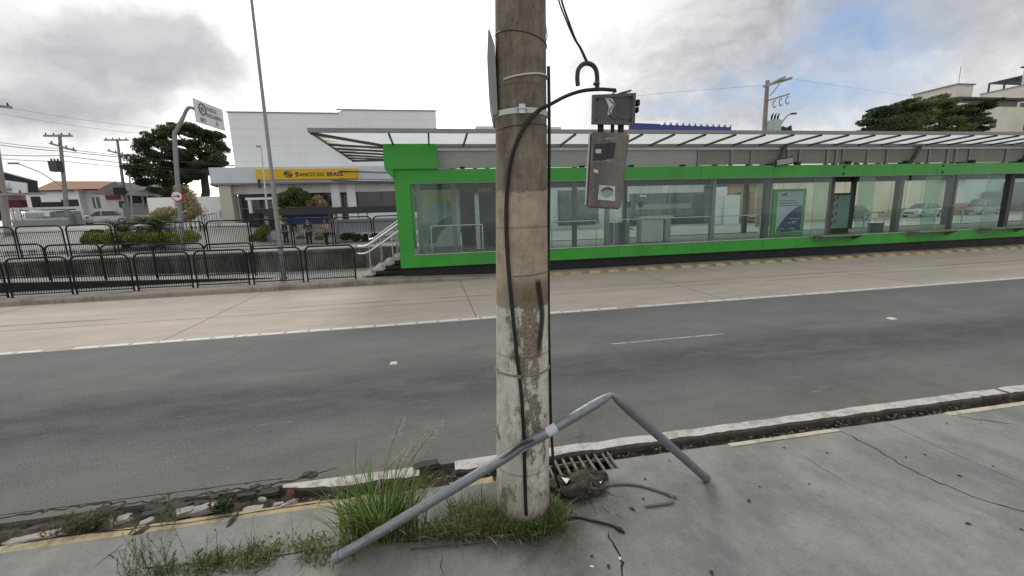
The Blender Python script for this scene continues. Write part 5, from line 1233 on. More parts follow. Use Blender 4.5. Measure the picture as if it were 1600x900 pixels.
def person(x, y, z, h, face, label, shirt, trouser, arms='cross', lean=0.0, seated=False):
    o = empty('person', (x, y, z), label, 'person'); o.rotation_euler = (0, 0, face); k = h / 1.72
    S = lambda *p: Vector(p) * k
    hipz = .93; off = Vector((0, 0, 0))
    V = [S(0, 0, hipz), S(0, .0, 1.12), S(0, -.01, 1.32), S(0, 0, 1.46), S(0, -.01, 1.54), S(0, -.02, 1.64), S(0, -.01, 1.70)]
    E = [(0, 1), (1, 2), (2, 3), (3, 4), (4, 5), (5, 6)]; R = [(.15, .11), (.135, .10), (.165, .105), (.07, .07), (.055, .055), (.085, .10), (.06, .07)]
    for s_ in (-1, 1):
        b = len(V)
        V += [S(s_ * .17, 0, 1.40), S(s_ * .22, .02, 1.14)]
        if arms == 'cross': V += [S(s_ * .10, -.17, 1.16), S(-s_ * .04, -.20, 1.18)]
        elif arms == 'phone': V += [S(s_ * .12, -.20, 1.20), S(s_ * .05, -.26, 1.30)]
        else: V += [S(s_ * .23, -.04, .90), S(s_ * .22, -.06, .80)]
        E += [(2, b), (b, b + 1), (b + 1, b + 2), (b + 2, b + 3)]; R += [.058, .045, .036, .034]
        b = len(V); fw = -.05 * s_
        V += [S(s_ * .095, 0, .84), S(s_ * .10, -.02 + fw, .48), S(s_ * .10, .01 + fw, .09), S(s_ * .11, -.12 + fw, .045)]
        E += [(0, b), (b, b + 1), (b + 1, b + 2), (b + 2, b + 3)]; R += [.095, .06, .045, (.045, .035)]
    body = skinned('body', V, E, R, M_SKIN, o)
    up = lambda r: r + .014 if not isinstance(r, tuple) else (r[0] + .014, r[1] + .014)
    vi = [0, 1, 2, 7, 8, 9, 15, 16, 17]; mp = {a: i for i, a in enumerate(vi)}
    skinned('shirt', [V[i] if i != 9 and i != 17 else V[i - 1].lerp(V[i], .7) for i in vi], [(mp[a], mp[b]) for a, b in E if a in mp and b in mp], [up(R[i]) for i in vi], shirt, o)
    vi = [0, 11, 12, 13, 19, 20, 21]; mp = {a: i for i, a in enumerate(vi)}
    skinned('trousers', [V[i] for i in vi], [(mp[a], mp[b]) for a, b in E if a in mp and b in mp], [up(R[i]) for i in vi], trouser, o)
    hd = MB(); hd.lathe([(.02, .085), (.075, .06), (.10, .0), (.095, -.05), (.07, -.09)][::-1], S(0, .018, 1.68), 12); me_ = hd
    ob = MB(); ob.v = [Vector(v) for v in hd.v]; ob.f = hd.f; ob.mi = hd.mi
    me2 = bpy.data.meshes.new('hair'); me2.from_pydata([tuple(v) for v in ob.v], [], ob.f); me2.materials.append(M_HAIR); q = bpy.data.objects.new('hair', me2); COL.objects.link(q); q.parent = o
    fm = MB(); 
    for s_ in (-1, 1): fm.cbox(S(s_ * .032, -.115, 1.66), (.022, .01, .012))
    fm.cbox(S(0, -.112, 1.595), (.05, .01, .010))
    me3 = bpy.data.meshes.new('face'); me3.from_pydata([tuple(v) for v in fm.v], [], fm.f); me3.materials.append(M_DARK); q = bpy.data.objects.new('face', me3); COL.objects.link(q); q.parent = o
    nm = MB(); nm.cbox(S(0, -.128, 1.63), (.022, .03, .04)); me4 = bpy.data.meshes.new('nose'); me4.from_pydata([tuple(v) for v in nm.v], [], nm.f); me4.materials.append(M_SKIN); q = bpy.data.objects.new('nose', me4); COL.objects.link(q); q.parent = o
    return o
M_JACK = mat('navy_jacket', (.025, .025, .035), .8, var=.2); M_TROU = mat('black_trousers', (.014, .014, .018), .8, var=.2); M_SHIRT = mat('pink_striped_shirt', (.42, .27, .27), .8, var=.35, scale=16)
M_GREYS = mat('pale_grey_shirt', (.45, .45, .46), .8, var=.1)
a = PY(484, 380, 29.5); person(a.x, 29.5, g(a.x, 29.5), 1.74, .25, 'person in a dark jacket and dark trousers with folded arms under the bus shelter', M_JACK, M_TROU)
a = PY(511, 380, 29.2); person(a.x, 29.2, g(a.x, 29.2), 1.72, -.6, 'person in a pink patterned shirt and black trousers standing by the shelter post', M_SHIRT, M_TROU, 'phone')
a = PY(448, 382, 29.8); person(a.x, 29.8, g(a.x, 29.8), 1.58, 1.4, 'person in dark clothes half hidden behind the slim lamp post', M_TROU, M_JACK, 'down')

# ------------------------------------------------------------------ road signs on the left
gy = 26.0
o = empty('sign_gantry', (-13.35, gy, g(-13.35, gy)), 'grey bent arm signpost holding a large white bus lane sign over the road', 'sign post')
base = PY(286, 388, gy); P = [Vector((base.x - .0, gy, g(base.x, gy) - .1)), PY(283, 350, gy), PY(278, 290, gy), PY(273, 215, gy), PY(276, 204, gy), PY(285, 186, gy), PY(291, 173, gy), PY(295, 168.5, gy), PY(299, 168, gy + .2), PY(305, 171, gy + .6)]
MB().tube(P[:1] + smoothpts(P[1:], 4), [.11] + [.105] * 9 + [.095] * 8 + [.08] * (len(smoothpts(P[1:], 4)) - 17), 12).build('post', M_STEEL, o, smooth=True)
SA = PY(302, 153, gy + .3); SAb = PY(308.5, 189, gy + .3); fk = 28.9
SBt = PY(347.5, 172, fk); SBb = PY(349.5, 206, fk)
n_ = Vector((SBt.x - SA.x, fk - gy - .3, 0)); sx_ = n_.normalized(); zt_, zb2 = (SA.z + SBt.z) / 2, (SAb.z + SBb.z) / 2; LW = n_.length; HH = zt_ - zb2
nr = sx_.cross(Vector((0, 0, 1)))             # faces the camera side
if nr.y > 0 or nr.x < 0: nr = -nr if nr.x < 0 else nr
def sp(u, v_, d=0.0): return Vector((SA.x, gy + .3, zb2)) + sx_ * (u * LW) + Vector((0, 0, v_ * HH)) + nr * d
mb = MB(); mb.add([sp(0, 0), sp(1, 0), sp(1, 1), sp(0, 1), sp(0, 0, -.05), sp(1, 0, -.05), sp(1, 1, -.05), sp(0, 1, -.05)], [(0, 1, 2, 3), (7, 6, 5, 4), (0, 4, 5, 1), (1, 5, 6, 2), (2, 6, 7, 3), (3, 7, 4, 0)])
pl = mb.build('sign_plate', M_SIGNW, o)
join(text_mb('FAIXA', HH * .27, sp(.56, .66, .012), sx_, (0, 0, 1), .01, .004, 1.0, 'CENTER'), text_mb('EXCLUSIVA', HH * .235, sp(.63, .40, .012), sx_, (0, 0, 1), .01, .004, 1.0, 'CENTER'), text_mb('BRT', HH * .23, sp(.22, .09, .012), sx_, (0, 0, 1), .01, .004, 1.0, 'CENTER')).build('lettering', M_SIGNG, pl)
mb = MB(); c0 = (.71, .20)
def spu(cu, cv, du, dv, d): return sp(cu, cv, d) + sx_ * du * HH + Vector((0, 0, dv * HH))
mb.add([spu(*c0, -.03, .14, .01), spu(*c0, .03, .14, .01), spu(*c0, .03, 0, .01), spu(*c0, .10, .03, .01), spu(*c0, 0, -.12, .01), spu(*c0, -.10, .03, .01), spu(*c0, -.03, 0, .01)], [(0, 1, 2, 6), (2, 3, 4), (4, 5, 6), (2, 4, 6)]); mb.build('arrow', M_SIGNG, pl)
ring = [spu(.24, .65, .24 * math.cos(a), .24 * math.sin(a), .015) for a in [R_(10 * i) for i in range(37)]]; MB().tube(ring, .032, 6, caps=False).build('red_ring', mat('faded_maroon_ring', (.20, .04, .06), .6), pl)
mb = MB()
for du, dv, w_, h_ in ((0, .03, .22, .15), (0, -.09, .22, .05)): mb.add([spu(.24, .65, du - w_ / 2, dv - h_ / 2, .01), spu(.24, .65, du + w_ / 2, dv - h_ / 2, .01), spu(.24, .65, du + w_ / 2, dv + h_ / 2, .01), spu(.24, .65, du - w_ / 2, dv + h_ / 2, .01)], [(0, 1, 2, 3)])
mb.build('bus_symbol', M_SIGNG, pl)
# round red rimmed arrow sign on the same post
yy = gy - .16; cA = PY(276.5, 306.5, yy); rr2 = (PY(286, 306, yy) - PY(267, 306, yy)).length / 2
ar = empty('arrow_sign', cA, 'round white sign with red rim and black arrow pointing right, on the signpost', 'road sign')
def disc(c, r, y, n=32): m_ = MB(); m_.tube([(c.x, y, c.z), (c.x, y + .02, c.z)], r, n); return m_
disc(cA, rr2, yy).build('disc', M_RED, ar); disc(cA, rr2 * .80, yy - .021).build('face', M_SIGNW, ar)
mb = MB(); u = rr2; mb.add([(cA.x - .56 * u, yy - .03, cA.z - .09 * u), (cA.x + .2 * u, yy - .03, cA.z - .09 * u), (cA.x + .2 * u, yy - .03, cA.z + .09 * u), (cA.x - .56 * u, yy - .03, cA.z + .09 * u), (cA.x + .15 * u, yy - .03, cA.z - .28 * u), (cA.x + .62 * u, yy - .03, cA.z), (cA.x + .15 * u, yy - .03, cA.z + .28 * u)], [(0, 1, 2, 3), (4, 5, 6)]); mb.build('arrow', M_BLACK, ar)

# ------------------------------------------------------------------ power poles and wires on the left
def insul(mb, p, s_=1.0): mb.lathe([(.05 * s_, 0), (.09 * s_, .05 * s_), (.05 * s_, .08 * s_), (.09 * s_, .13 * s_), (.05 * s_, .16 * s_), (.06 * s_, .24 * s_)], p, 8)
def power_pole(pxt, pxb, y, label, arms, trafo=False, lamp=False, r0=.2, extra=None):
    t = PY(*pxt, y); b = PY(*pxb, y); gz = g(b.x, y); d = (t - b) / (t.z - b.z); b = t + d * (gz - .2 - t.z)
    o = empty('power_pole', (b.x, y, gz), label, 'power pole'); MB().tube([b, t], [r0, r0 * .6], 10).build('shaft', M_WOODP, o, smooth=True)
    for (dx0, dx1, dz, tilt) in arms:
        c = t + d * (-dz); a0, a1 = c + Vector((dx0, -.15, tilt * dx0)), c + Vector((dx1, -.15, tilt * dx1)); ar_ = MB().bar(a0, a1, .14, .16).build('crossarm', M_WOODP, o)
        m2 = MB()
        for k in range(4): insul(m2, a0.lerp(a1, (k + .3) / 3.6) + Vector((0, 0, .08)), .8)
        m2.build('insulators', M_STEELD, ar_)
    if trafo: c = t + d * (-trafo[2]) + Vector((trafo[0], -.45, 0)); tr = MB().cbox(c, (.75, .7, .95)).build('transformer', trafo[3] if len(trafo) > 3 else M_STEELD, o, bevel=.05); m2 = MB(); [insul(m2, c + Vector((-.25 + .25 * k, 0, .47)), 1.0) for k in range(3)]; m2.build('bushings', M_STEELD, tr)
    if lamp: c = t + d * (-lamp[2]); e_ = c + Vector((lamp[0], -.5, lamp[1])); MB().tube([c, c.lerp(e_, .5) + Vector((0, 0, .3)), e_], .045, 6).build('lamp_arm', M_STEEL, o); MB().cbox(e_ + Vector((.3 * (1 if lamp[0] > 0 else -1), 0, .0)), (.75, .3, .14)).build('street_lamp_head', M_STEEL, o, bevel=.03)
    return t, d
tA, dA = power_pole((93, 210), (105, 335), 48, 'weathered power pole with two crossarms, a transformer and a lamp on a long arm', [(-1.15, 1.1, .15, .0), (-.7, 1.25, 1.05, -.35)], trafo=(-.2, 0, 2.9), lamp=(-2.9, 2.2, 4.8))
tB, dB = power_pole((183, 217), (200, 345), 58, 'slimmer power pole with two crossarms standing left of the big tree', [(-1.2, 1.2, .15, .0), (-1.0, 1.2, 1.6, -.3)], r0=.19)
tC, dC = power_pole((-22, 120), (16, 385), 36, 'near power pole cut off by the left edge of the view', [(-.9, 1.3, 1.8, -.1), (-1.4, 2.6, 7.6, .0)], r0=.22)
o_ = PY(202, 272, 44); tag(MB().tube([(PY(207, 350, 44).x, 44, 1.3), tuple(o_)], [.09, .06], 8).build('thin_post', M_STEEL, smooth=True), 'thin plain grey post right of the second power pole', 'post')
def wire(a, b, sag, label, r=.018, n=24):
    P = [a.lerp(b, i / n) - Vector((0, 0, 4 * sag * (i / n) * (1 - i / n))) for i in range(n + 1)]
    tag(MB().tube(P, r, 5).build('overhead_wire', M_BLACK, origin=tuple(a)), label, 'wire', 'overhead wires on the left')
wl = [((-30, 218), (93, 232), (640, 272), .3, .022), ((-30, 222), (96, 236), (640, 270), .35, .03), ((-30, 240), (95, 243), (640, 287), .3, .03), ((-30, 245), (98, 252), (640, 281), .3, .022)]
WN = ['topmost', 'second from the top', 'third from the top', 'lowest']
for k, (l, m_, r_, sg_, w_) in enumerate(wl):
    a, b, c = PY(*l, 48), PY(*m_, 48), PY(*r_, 36.5)
    wire(a, b, .1, 'overhead wire left of the transformer pole, %s' % WN[k], w_); wire(b, c, .35, 'overhead wire crossing in front of the bank, %s' % WN[k], w_)
for k, (l, r_) in enumerate((((-30, 160), (300, 205)), ((-30, 172), (300, 215)))): wire(PY(*l, 60), PY(*r_, 62), .4, 'faint thin high wire at far left, %s' % ('upper' if k == 0 else 'lower'), .012)

# ------------------------------------------------------------------ houses at far left
def pxq(pxs, y): return [PY(px, py, y) for px, py in pxs]
h = empty('tiled_house', (-43, 66, 1.9), 'white house with a low hipped terracotta tiled roof', 'house')
mb = MB(); mb.box(-46.5, -40.8, 60, 74, 1.5, 6.1); mb.box(-40.8, -36.6, 61, 74, 1.5, 6.0); mb.build('wall', M_WHITEW, h)
e1, e2, r1, r2 = PY(49, 298, 59.6), PY(116, 295.5, 59.6), PY(84, 283, 67), PY(172, 283, 67)
e3 = Vector((-36.3, 60.4, e2.z)); 
mb = MB(); mb.add([e1, e2, r2, r1, Vector((e1.x, 75, e1.z)), Vector((r2.x + 1, 75, e2.z)), e3], [(0, 1, 2, 3), (0, 3, 4), (3, 2, 5, 4), (1, 6, 2), (6, 5, 2)])
mb.add([e1 + Vector((0, 0, -.15)), e2 + Vector((0, 0, -.15)), e3 + Vector((0, 0, -.15))], []); mb.build('roof', M_TILE, h)
mb = MB(); mb.box(-46.8, -41, 59.6, 59.7, 5.85, 6.02); mb.build('gutter', M_STEELD, h)
for pxs in (((146, 308), (160, 324)), ((85, 304), (92, 304.5))):
    if pxs[0][0] == 146: w_ = px_box(MB(), (143, 308), (157, 325), 60.9, 60.95).build('window', M_WINM, h); px_box(MB(), (149, 308), (150.5, 325), 60.85, 60.9).build('frame', M_WHITEW, w_)
h = empty('gabled_shop', (-35, 60, 1.9), 'low shop with grey gabled roof and red strip under its eaves', 'shop')
px_box(MB(), (163, 303), (200, 340), 58, 70).build('wall', M_OFFW, h); px_box(MB(), (164, 306), (188, 312), 57.9, 57.98).build('red_strip', mat('faded_red_strip', (.26, .05, .06), .7), h)
p = pxq(((140, 303), (178, 283), (206, 303)), 57.4); q = [Vector((v.x, 72, v.z)) for v in p]; MB().add(p + q, [(0, 1, 4, 3), (1, 2, 5, 4), (0, 2, 1), (3, 4, 5)]).build('roof', M_ROOFG, h)
px_box(MB(), (176, 293), (197, 304), 57.2, 57.3).build('gable_vent', M_DARK, h); px_box(MB(), (185, 314), (196, 324), 57.9, 57.98).build('window', M_WINM, h)
h = empty('low_shed', (-30, 56, 1.9), 'low open shed with a rough grey sheet roof in front of the big tree', 'shed')
p = pxq(((190, 292), (236, 297), (250, 306), (196, 303)), 54); q = [Vector((v.x, v.y + 6, v.z)) for v in p]
MB().add([p[0] + Vector((0, 4, 0)), p[1] + Vector((0, 4, 0)), p[2], p[3], p[0] + Vector((0, 4, -.15)), p[1] + Vector((0, 4, -.15)), p[2] - Vector((0, 0, .15)), p[3] - Vector((0, 0, .15))], [(0, 1, 2, 3), (7, 6, 5, 4), (3, 2, 6, 7), (0, 3, 7, 4), (2, 1, 5, 6)]).build('roof', M_ROOFG, h)
px_box(MB(), (196, 304), (262, 318), 55, 58).build('back_wall', M_DARK, h); px_box(MB(), (190, 318), (262, 338), 54.5, 54.7).build('low_wall', M_GREYW, h)
for px in (198, 222, 248): px_box(MB(), (px, 303), (px + 1.5, 322), 54.2, 54.4).build('post', M_WOODP, h)
tag(px_box(MB(), (226, 282), (275, 312), 70, 72).build('teal_building', M_TEAL), 'teal blue wall glimpsed through the lower part of the big tree', 'building')
h = empty('billboard_building', (-37.5, 48, 1.9), 'black framed building front with a pale billboard at the left edge', 'building')
p = pxq(((-60, 252), (48, 281), (50, 304), (-60, 298)), 47.5); q = [Vector((v.x - .3, 48.6, v.z)) for v in p]; MB().add(p + q, [(0, 1, 2, 3), (7, 6, 5, 4), (0, 4, 5, 1), (1, 5, 6, 2), (2, 6, 7, 3)]).build('front_panel', M_BLACKP, h)
p = pxq(((-58, 273), (42, 286), (43, 302.5), (-58, 296)), 47.4); q = [Vector((v.x, 47.5, v.z)) for v in p]; MB().add(p + q, [(0, 1, 2, 3), (0, 4, 5, 1), (1, 5, 6, 2), (2, 6, 7, 3)]).build('billboard', M_SIGNW, h)
px_box(MB(), (4, 294), (17, 298), 47.3, 47.38).build('billboard_mark', M_SIGNG, h); px_box(MB(), (4, 286), (14, 291), 47.3, 47.38).build('billboard_mark', M_FASCIA, h)
px_box(MB(), (-60, 300), (38, 330), 49, 49.5).build('wall', M_PINK, h); px_box(MB(), (5, 313), (34, 323), 48, 48.6).build('awning', mat('dark_red_awning', (.10, .025, .03), .8), h)
px_box(MB(), (-40, 318), (6, 345), 48, 48.4).build('side_wall', M_DARK, h)
tag(join(px_box(MB(), (47, 307), (62, 328), 52, 52.4), px_box(MB(), (61.9, 316), (95, 328), 52.01, 52.39), px_box(MB(), (94.9, 312), (121, 328), 52.02, 52.38)).build('dark_wall', mat('dark_grey_wall', (.045, .05, .055), .8, var=.15)), 'dark grey stepped wall in front of the tiled house', 'wall')
f_ = empty('metal_fence', (-34, 46, 1.8), 'pale grey slatted metal yard fence with posts at far left', 'fence')
mb = MB()
for px in range(16, 122, 3): a = PY(px, 326, 46.5); mb.box(a.x - .045, a.x + .045, 46.5, 46.53, 1.9, 3.15)
mb.build('slats', mat('fence_slats_grey', (.24, .265, .27), .6, .2), f_)
px_box(MB(), (15, 325), (122, 326), 46.4, 46.55).build('rail', M_STEELL, f_); px_box(MB(), (15, 343), (122, 344.5), 46.4, 46.55).build('rail', M_STEELL, f_)
for px in (19, 26, 30, 122, 127): px_box(MB(), (px, 322 if px > 100 else 326), (px + 1.6, 352), 46.3, 46.4).build('post', M_STEELL, f_)
px_box(MB(), (68, 330), (78, 338), 46.2, 46.25).build('notice', M_SIGNW, f_)
tag(px_box(MB(), (124, 332), (262, 342), 64, 64.3).build('grey_yard_wall', mat('grey_green_wall', (.24, .26, .25), .8, var=.1)), 'long grey wall behind the parked white car', 'wall')
tag(px_box(MB(), (18, 345), (130, 353), 45.2, 45.5).build('low_grey_wall', mat('grey_green_wall', (.24, .26, .25))), 'low grey wall at the foot of the metal yard fence', 'wall')
tag(join(px_box(MB(), (104, 334), (112, 353), 44, 44.8), px_box(MB(), (112, 330), (123, 353), 44.4, 45)).build('grey_cabinet', mat('grey_cabinet_paint', (.17, .19, .19), .6), bevel=.03), 'grey street cabinets at the foot of the transformer pole', 'cabinet')

# ------------------------------------------------------------------ cars
def car(x, y, z, rz, paint, label, L=4.1, Hh=1.45, Wd=1.68, group='parked cars'):
    o = empty('parked_car', (x, y, z), label, 'car', group); o.rotation_euler = (0, 0, rz); base = Vector((x, y, z))
    def bl(mb, name, m_, par=o, **k):
        for v in mb.v: v += base
        return mb.build(name, m_, par, **k)
    h = L / 2; st_ = [(-h, .42, .62, .55), (-h + .08, .25, .78, .80), (-h + .5, .22, .86, .96), (-h + 1.0, .20, .92, 1.0), (-.2, .20, .94, 1.0), (.9, .20, .96, 1.0), (h - .5, .22, .98, .97), (h - .08, .28, .90, .86), (h, .40, .70, .62)]
    mb = MB(); rings = []
    for xx, zb, zt, wf in st_:
        w = Wd / 2 * wf; zm = (zb + zt) / 2; rings.append([(xx, -w * .82, zb), (xx, -w, zb + .12), (xx, -w * 1.0, zm), (xx, -w * .95, zt - .10), (xx, -w * .80, zt), (xx, 0, zt + .03), (xx, w * .80, zt), (xx, w * .95, zt - .10), (xx, w, zm), (xx, w, zb + .12), (xx, w * .82, zb), (xx, 0, zb)])
    def loft(mb, rings):
        n = len(rings[0]); b = len(mb.v); mb.v += [Vector(p) for r in rings for p in r]
        for i in range(len(rings) - 1):
            for j in range(n): mb.f.append([b + i * n + j, b + i * n + (j + 1) % n, b + (i + 1) * n + (j + 1) % n, b + (i + 1) * n + j]); mb.mi.append(0)
        mb.f.append(list(range(b, b + n))[::-1]); mb.f.append(list(range(b + (len(rings) - 1) * n, b + len(rings) * n))); mb.mi += [0, 0]
    loft(mb, rings); bl(mb, 'body', paint, smooth=True)
    mb = MB(); rings = []
    for xx, zt, wf in ((-h + .95, .93, .80), (-h + 1.55, Hh - .06, .70), (-h + 1.9, Hh, .70), (.75, Hh, .70), (1.15, Hh - .04, .70), (h - .42, .98, .78)):
        w = Wd / 2 * wf; wb = Wd / 2 * .86; rings.append([(xx, -wb, .90), (xx, -w, zt - .04), (xx, -w * .85, zt), (xx, w * .85, zt), (xx, w, zt - .04), (xx, wb, .90)])
    loft(mb, rings); bl(mb, 'cabin_glass', M_WIN, smooth=True)
    mb = MB(); w = Wd / 2 * .71; mb.box(-h + 1.75, .95, -w * .92, w * .92, Hh - .012, Hh + .018); bl(mb, 'roof', paint, bevel=.015)
    for s_ in (-1, 1):
        mb = MB(); wb = s_ * Wd / 2 * .87; wt = s_ * Wd / 2 * .715
        for xa, xb in ((-h + 1.0, -h + 1.72), (-.15, -.15), (h - .5, 1.0)): mb.bar((xa, wb, .93), (xb, wt, Hh - .02), .07, .07)
        bl(mb, 'pillar', paint)
    for xx in (-h + .78, h - .78):
        for s_ in (-1, 1):
            yv = s_ * (Wd / 2 - .08); mb = MB(); mb.tube([(xx, yv - .10, .31), (xx, yv + .10, .31)], .31, 18); wh = bl(mb, 'wheel', M_BLACK)
            mb = MB(); mb.tube([(xx, yv - .112, .31), (xx, yv + .112, .31)], .19, 12); bl(mb, 'rim', M_STEELL, wh)
    for s_ in (-1, 1):
        mb = MB(); mb.cbox((-h + .12, s_ * .58, .66), (.16, .34, .14)); bl(mb, 'headlight', M_STEELL, bevel=.02)
        mb = MB(); mb.cbox((h - .07, s_ * .60, .76), (.10, .28, .16)); bl(mb, 'tail_light', M_RED, bevel=.02)
    mb = MB(); mb.box(-h - .01, -h + .04, -.45, .45, .40, .56); bl(mb, 'grille', M_BLACK)
    return o
M_CARW = mat('white_car_paint', (.60, .62, .64), .25, var=.03, bump=0, spec=.6); M_CARS = mat('silver_car_paint', (.36, .38, .40), .3, .4, var=.03, bump=0); M_CARD = mat('dark_car_paint', (.05, .055, .06), .25, var=.05, bump=0, spec=.6)
a = PY(166, 349, 58); car(a.x, 58, g(a.x, 58) + .05, R_(22), M_CARW, 'white saloon car parked in front of the grey wall at far left', L=4.6)
a = PY(100, 352, 50); car(a.x, 50, g(a.x, 50), R_(14), M_CARS, 'silver car half hidden behind the metal fence and transformer pole', L=4.2)
car(34.5, 39.2, .15, R_(8), M_CARW, 'white car parked in front of the orange shop, seen through the station glass', L=4.0, Hh=1.5)
car(41.0, 36.0, .15, R_(4), M_CARD, 'dark hatchback mostly hidden behind the framed poster', L=4.0)
car(52.3, 37.5, .15, R_(6), M_CARW, 'white car in front of the cream wall, seen through the station doors', L=4.2)
car(60.3, 37.5, .15, R_(6), M_CARS, 'pale car near the blue shop at far right, seen through the station', L=4.2, Hh=1.7)

# ------------------------------------------------------------------ buildings behind the station
h = empty('white_showroom', (22, 43, .15), 'white building with a wide dark showroom window seen through the station', 'shop')
MB().box(3.0, 29.0, 42, 52, .15, 4.9).build('wall', M_OFFW, h)
for a_, b_ in (((984, 303), (1100, 352)), ((872, 298), (935, 350)), ((1126, 302), (1136, 348))):
    w_ = px_box(MB(), a_, b_, 41.9, 41.98).build('window', M_WIN, h); pa, pb = PY(*a_, 41.8), PY(*b_, 41.8); mb = MB()
    for t in range(1, 4): x = pa.x + (pb.x - pa.x) * t / 4; mb.box(x - .03, x + .03, 41.84, 41.88, pb.z, pa.z)
    mb.build('frame', M_STEELD, w_)
px_box(MB(), (992, 320), (1080, 325), 41.7, 41.8).build('display_shelf', M_STEEL, h)
px_box(MB(), (1000, 305), (1010, 307), 41.7, 41.8).build('white_lamp', M_SIGNW, h)
px_box(MB(), (-10, 300), (860, 340), 44, 50) if False else None
tag(px_box(MB(), (1118, 292), (1133, 350), 38, 38.3).build('display_board', M_WHITEW), 'taller white board standing beside the showroom', 'board'); tag(px_box(MB(), (1135, 305), (1154, 352), 37.6, 37.9).build('display_board', M_WHITEW), 'lower white board right of the taller white one by the showroom', 'board')
h = empty('orange_shop', (33, 42, .15), 'shop with orange tan beams and columns, seen through the station glass', 'shop')
px_box(MB(), (1136, 286), (1186, 300), 40.5, 41.4).build('beam', M_ORANGE, h)
for px in (1138, 1158, 1174): px_box(MB(), (px, 298), (px + 5, 352), 40.6, 41).build('column', M_ORANGE, h)
px_box(MB(), (1134, 285), (1195, 350), 46, 47).build('back_wall', M_GREYW, h); px_box(MB(), (1133, 283), (1197, 288), 40.2, 47).build('roof', M_ROOFG, h)
h = empty('cream_wall', (47, 41, .15), 'long cream coloured wall filling the view through the station doors', 'wall')
px_box(MB(), (1186, 270), (1478, 345), 40.2, 40.8).build('wall_face', M_CREAM, h)
mb = MB()
for px in range(1200, 1478, 24): a = PY(px, 300, 40.18); mb.box(a.x - .02, a.x + .02, 40.18, 40.2, .15, 5.0)
mb.build('joint_lines', mat('cream_joint', (.42, .37, .28), .9), h)
px_box(MB(), (1398, 326), (1450, 331), 40.05, 40.15).build('graffiti', mat('faded_graffiti', (.40, .33, .27), .9, var=.4, scale=2), h)
mb = MB(); a = PY(1372, 341, 40.1)
for k in range(9): mb.tube([a + Vector((k * .42, 0, .2)), a + Vector((k * .42 + .15, 0, .65 + .2 * (k % 2))), a + Vector((k * .42 + .3, 0, .2 + .1 * (k % 3)))], .04, 4)
mb.build('graffiti', mat('faded_graffiti', (.40, .33, .27)), h)
h = empty('blue_white_shop', (62, 41, .15), 'pale blue and white shopfront with dark canopy at the far right, seen through the glass', 'shop')
px_box(MB(), (1478, 270), (1500, 345), 40, 44).build('pillar', M_WHITEW, h); px_box(MB(), (1500, 262), (1700, 345), 43, 46).build('wall', M_FASCIA, h)
px_box(MB(), (1486, 272), (1530, 279), 39, 43).build('canopy', M_BLUE, h); px_box(MB(), (1548, 300), (1566, 345), 42, 42.8).build('dark_door', M_WIN, h); px_box(MB(), (1575, 285), (1700, 335), 42.5, 42.9).build('window', M_WINM, h)
tag(join(px_box(MB(), (1484, 318), (1512, 346), 38, 38.1)).build('orange_crates', mat('salmon_crates', (.36, .13, .08), .7, var=.4, scale=2)), 'salmon coloured stack in front of the blue and white shop', 'crates')
# blue sheet roof with a scalloped edge behind the canopy
h = empty('blue_roofed_building', (24, 48, .15), 'building with a dark blue roof whose scalloped edge shows above the canopy', 'building')
a, b = PY(985, 193.5, 46), PY(1141, 203, 46); MB().box(a.x, b.x, 46.2, 56, .15, 10.2).build('wall', M_OFFW, h)
lft, rgt = PY(983, 192.5, 46), PY(1141, 198, 46)
mb = MB(); nS = 9; prof = [(lft.x, lft.z - 1.6), (lft.x, lft.z)]
nn = 12
for k in range(nn):
    x0_ = lft.x + (rgt.x - lft.x) * (.28 + .72 * k / nn); x1_ = lft.x + (rgt.x - lft.x) * (.28 + .72 * (k + 1) / nn); zz = lft.z + (rgt.z - lft.z) * (.28 + .72 * k / nn)
    prof += [(x0_, zz), (x0_ + (x1_ - x0_) * .30, zz - .12), (x0_ + (x1_ - x0_) * .75, zz - .08), (x0_ + (x1_ - x0_) * .98, zz + .22)]
prof += [(rgt.x, rgt.z), (rgt.x, rgt.z - 1.6)]
mb.prism(prof, 'y', 45.8, 46.1); mb.build('roof_edge', M_BLUE, h)
# far grey roofline left of centre
tag(join(px_box(MB(), (744, 197), (775, 215), 60, 70), px_box(MB(), (855, 198), (877, 215), 60, 70)).build('far_building', M_OFFW), 'low pale rooftop just showing above the canopy on both sides of the concrete pole', 'building')
# apartment blocks at far right
h = empty('apartment_block', (105, 58, .15), 'tall cream apartment block with small windows at the right edge', 'apartment building')
FX = 97.5
MB().box(FX, 122, 42, 63.4, .15, 20.0).build('wall', M_BEIGE, h); MB().box(FX - .12, 122.1, 41.9, 63.5, 18.1, 18.3).build('cornice', M_OFFW, h); MB().box(FX - .1, 122.1, 41.9, 63.5, 20.0, 20.15).build('parapet_cap', M_STEEL, h)
mb = MB(); mb.box(FX + .5, 121, 58.4, 62.8, 21.6, 21.8); [mb.box(FX + .5, FX + .7, y, y + .2, 20.15, 21.6) for y in (58.4, 60.5, 62.6)]; mb.build('roof_pergola', M_STEELD, h)
MB().box(FX + .3, 121, 44, 58.2, 20.15, 22.9).build('penthouse_wall', M_BEIGE, h); MB().box(FX + .0, 121.3, 43.8, 58.5, 22.9, 23.1).build('penthouse_roof', M_STEELD, h); MB().box(FX + .2, FX + .32, 50.0, 57.6, 21.2, 22.4).build('penthouse_window', M_WINM, h)
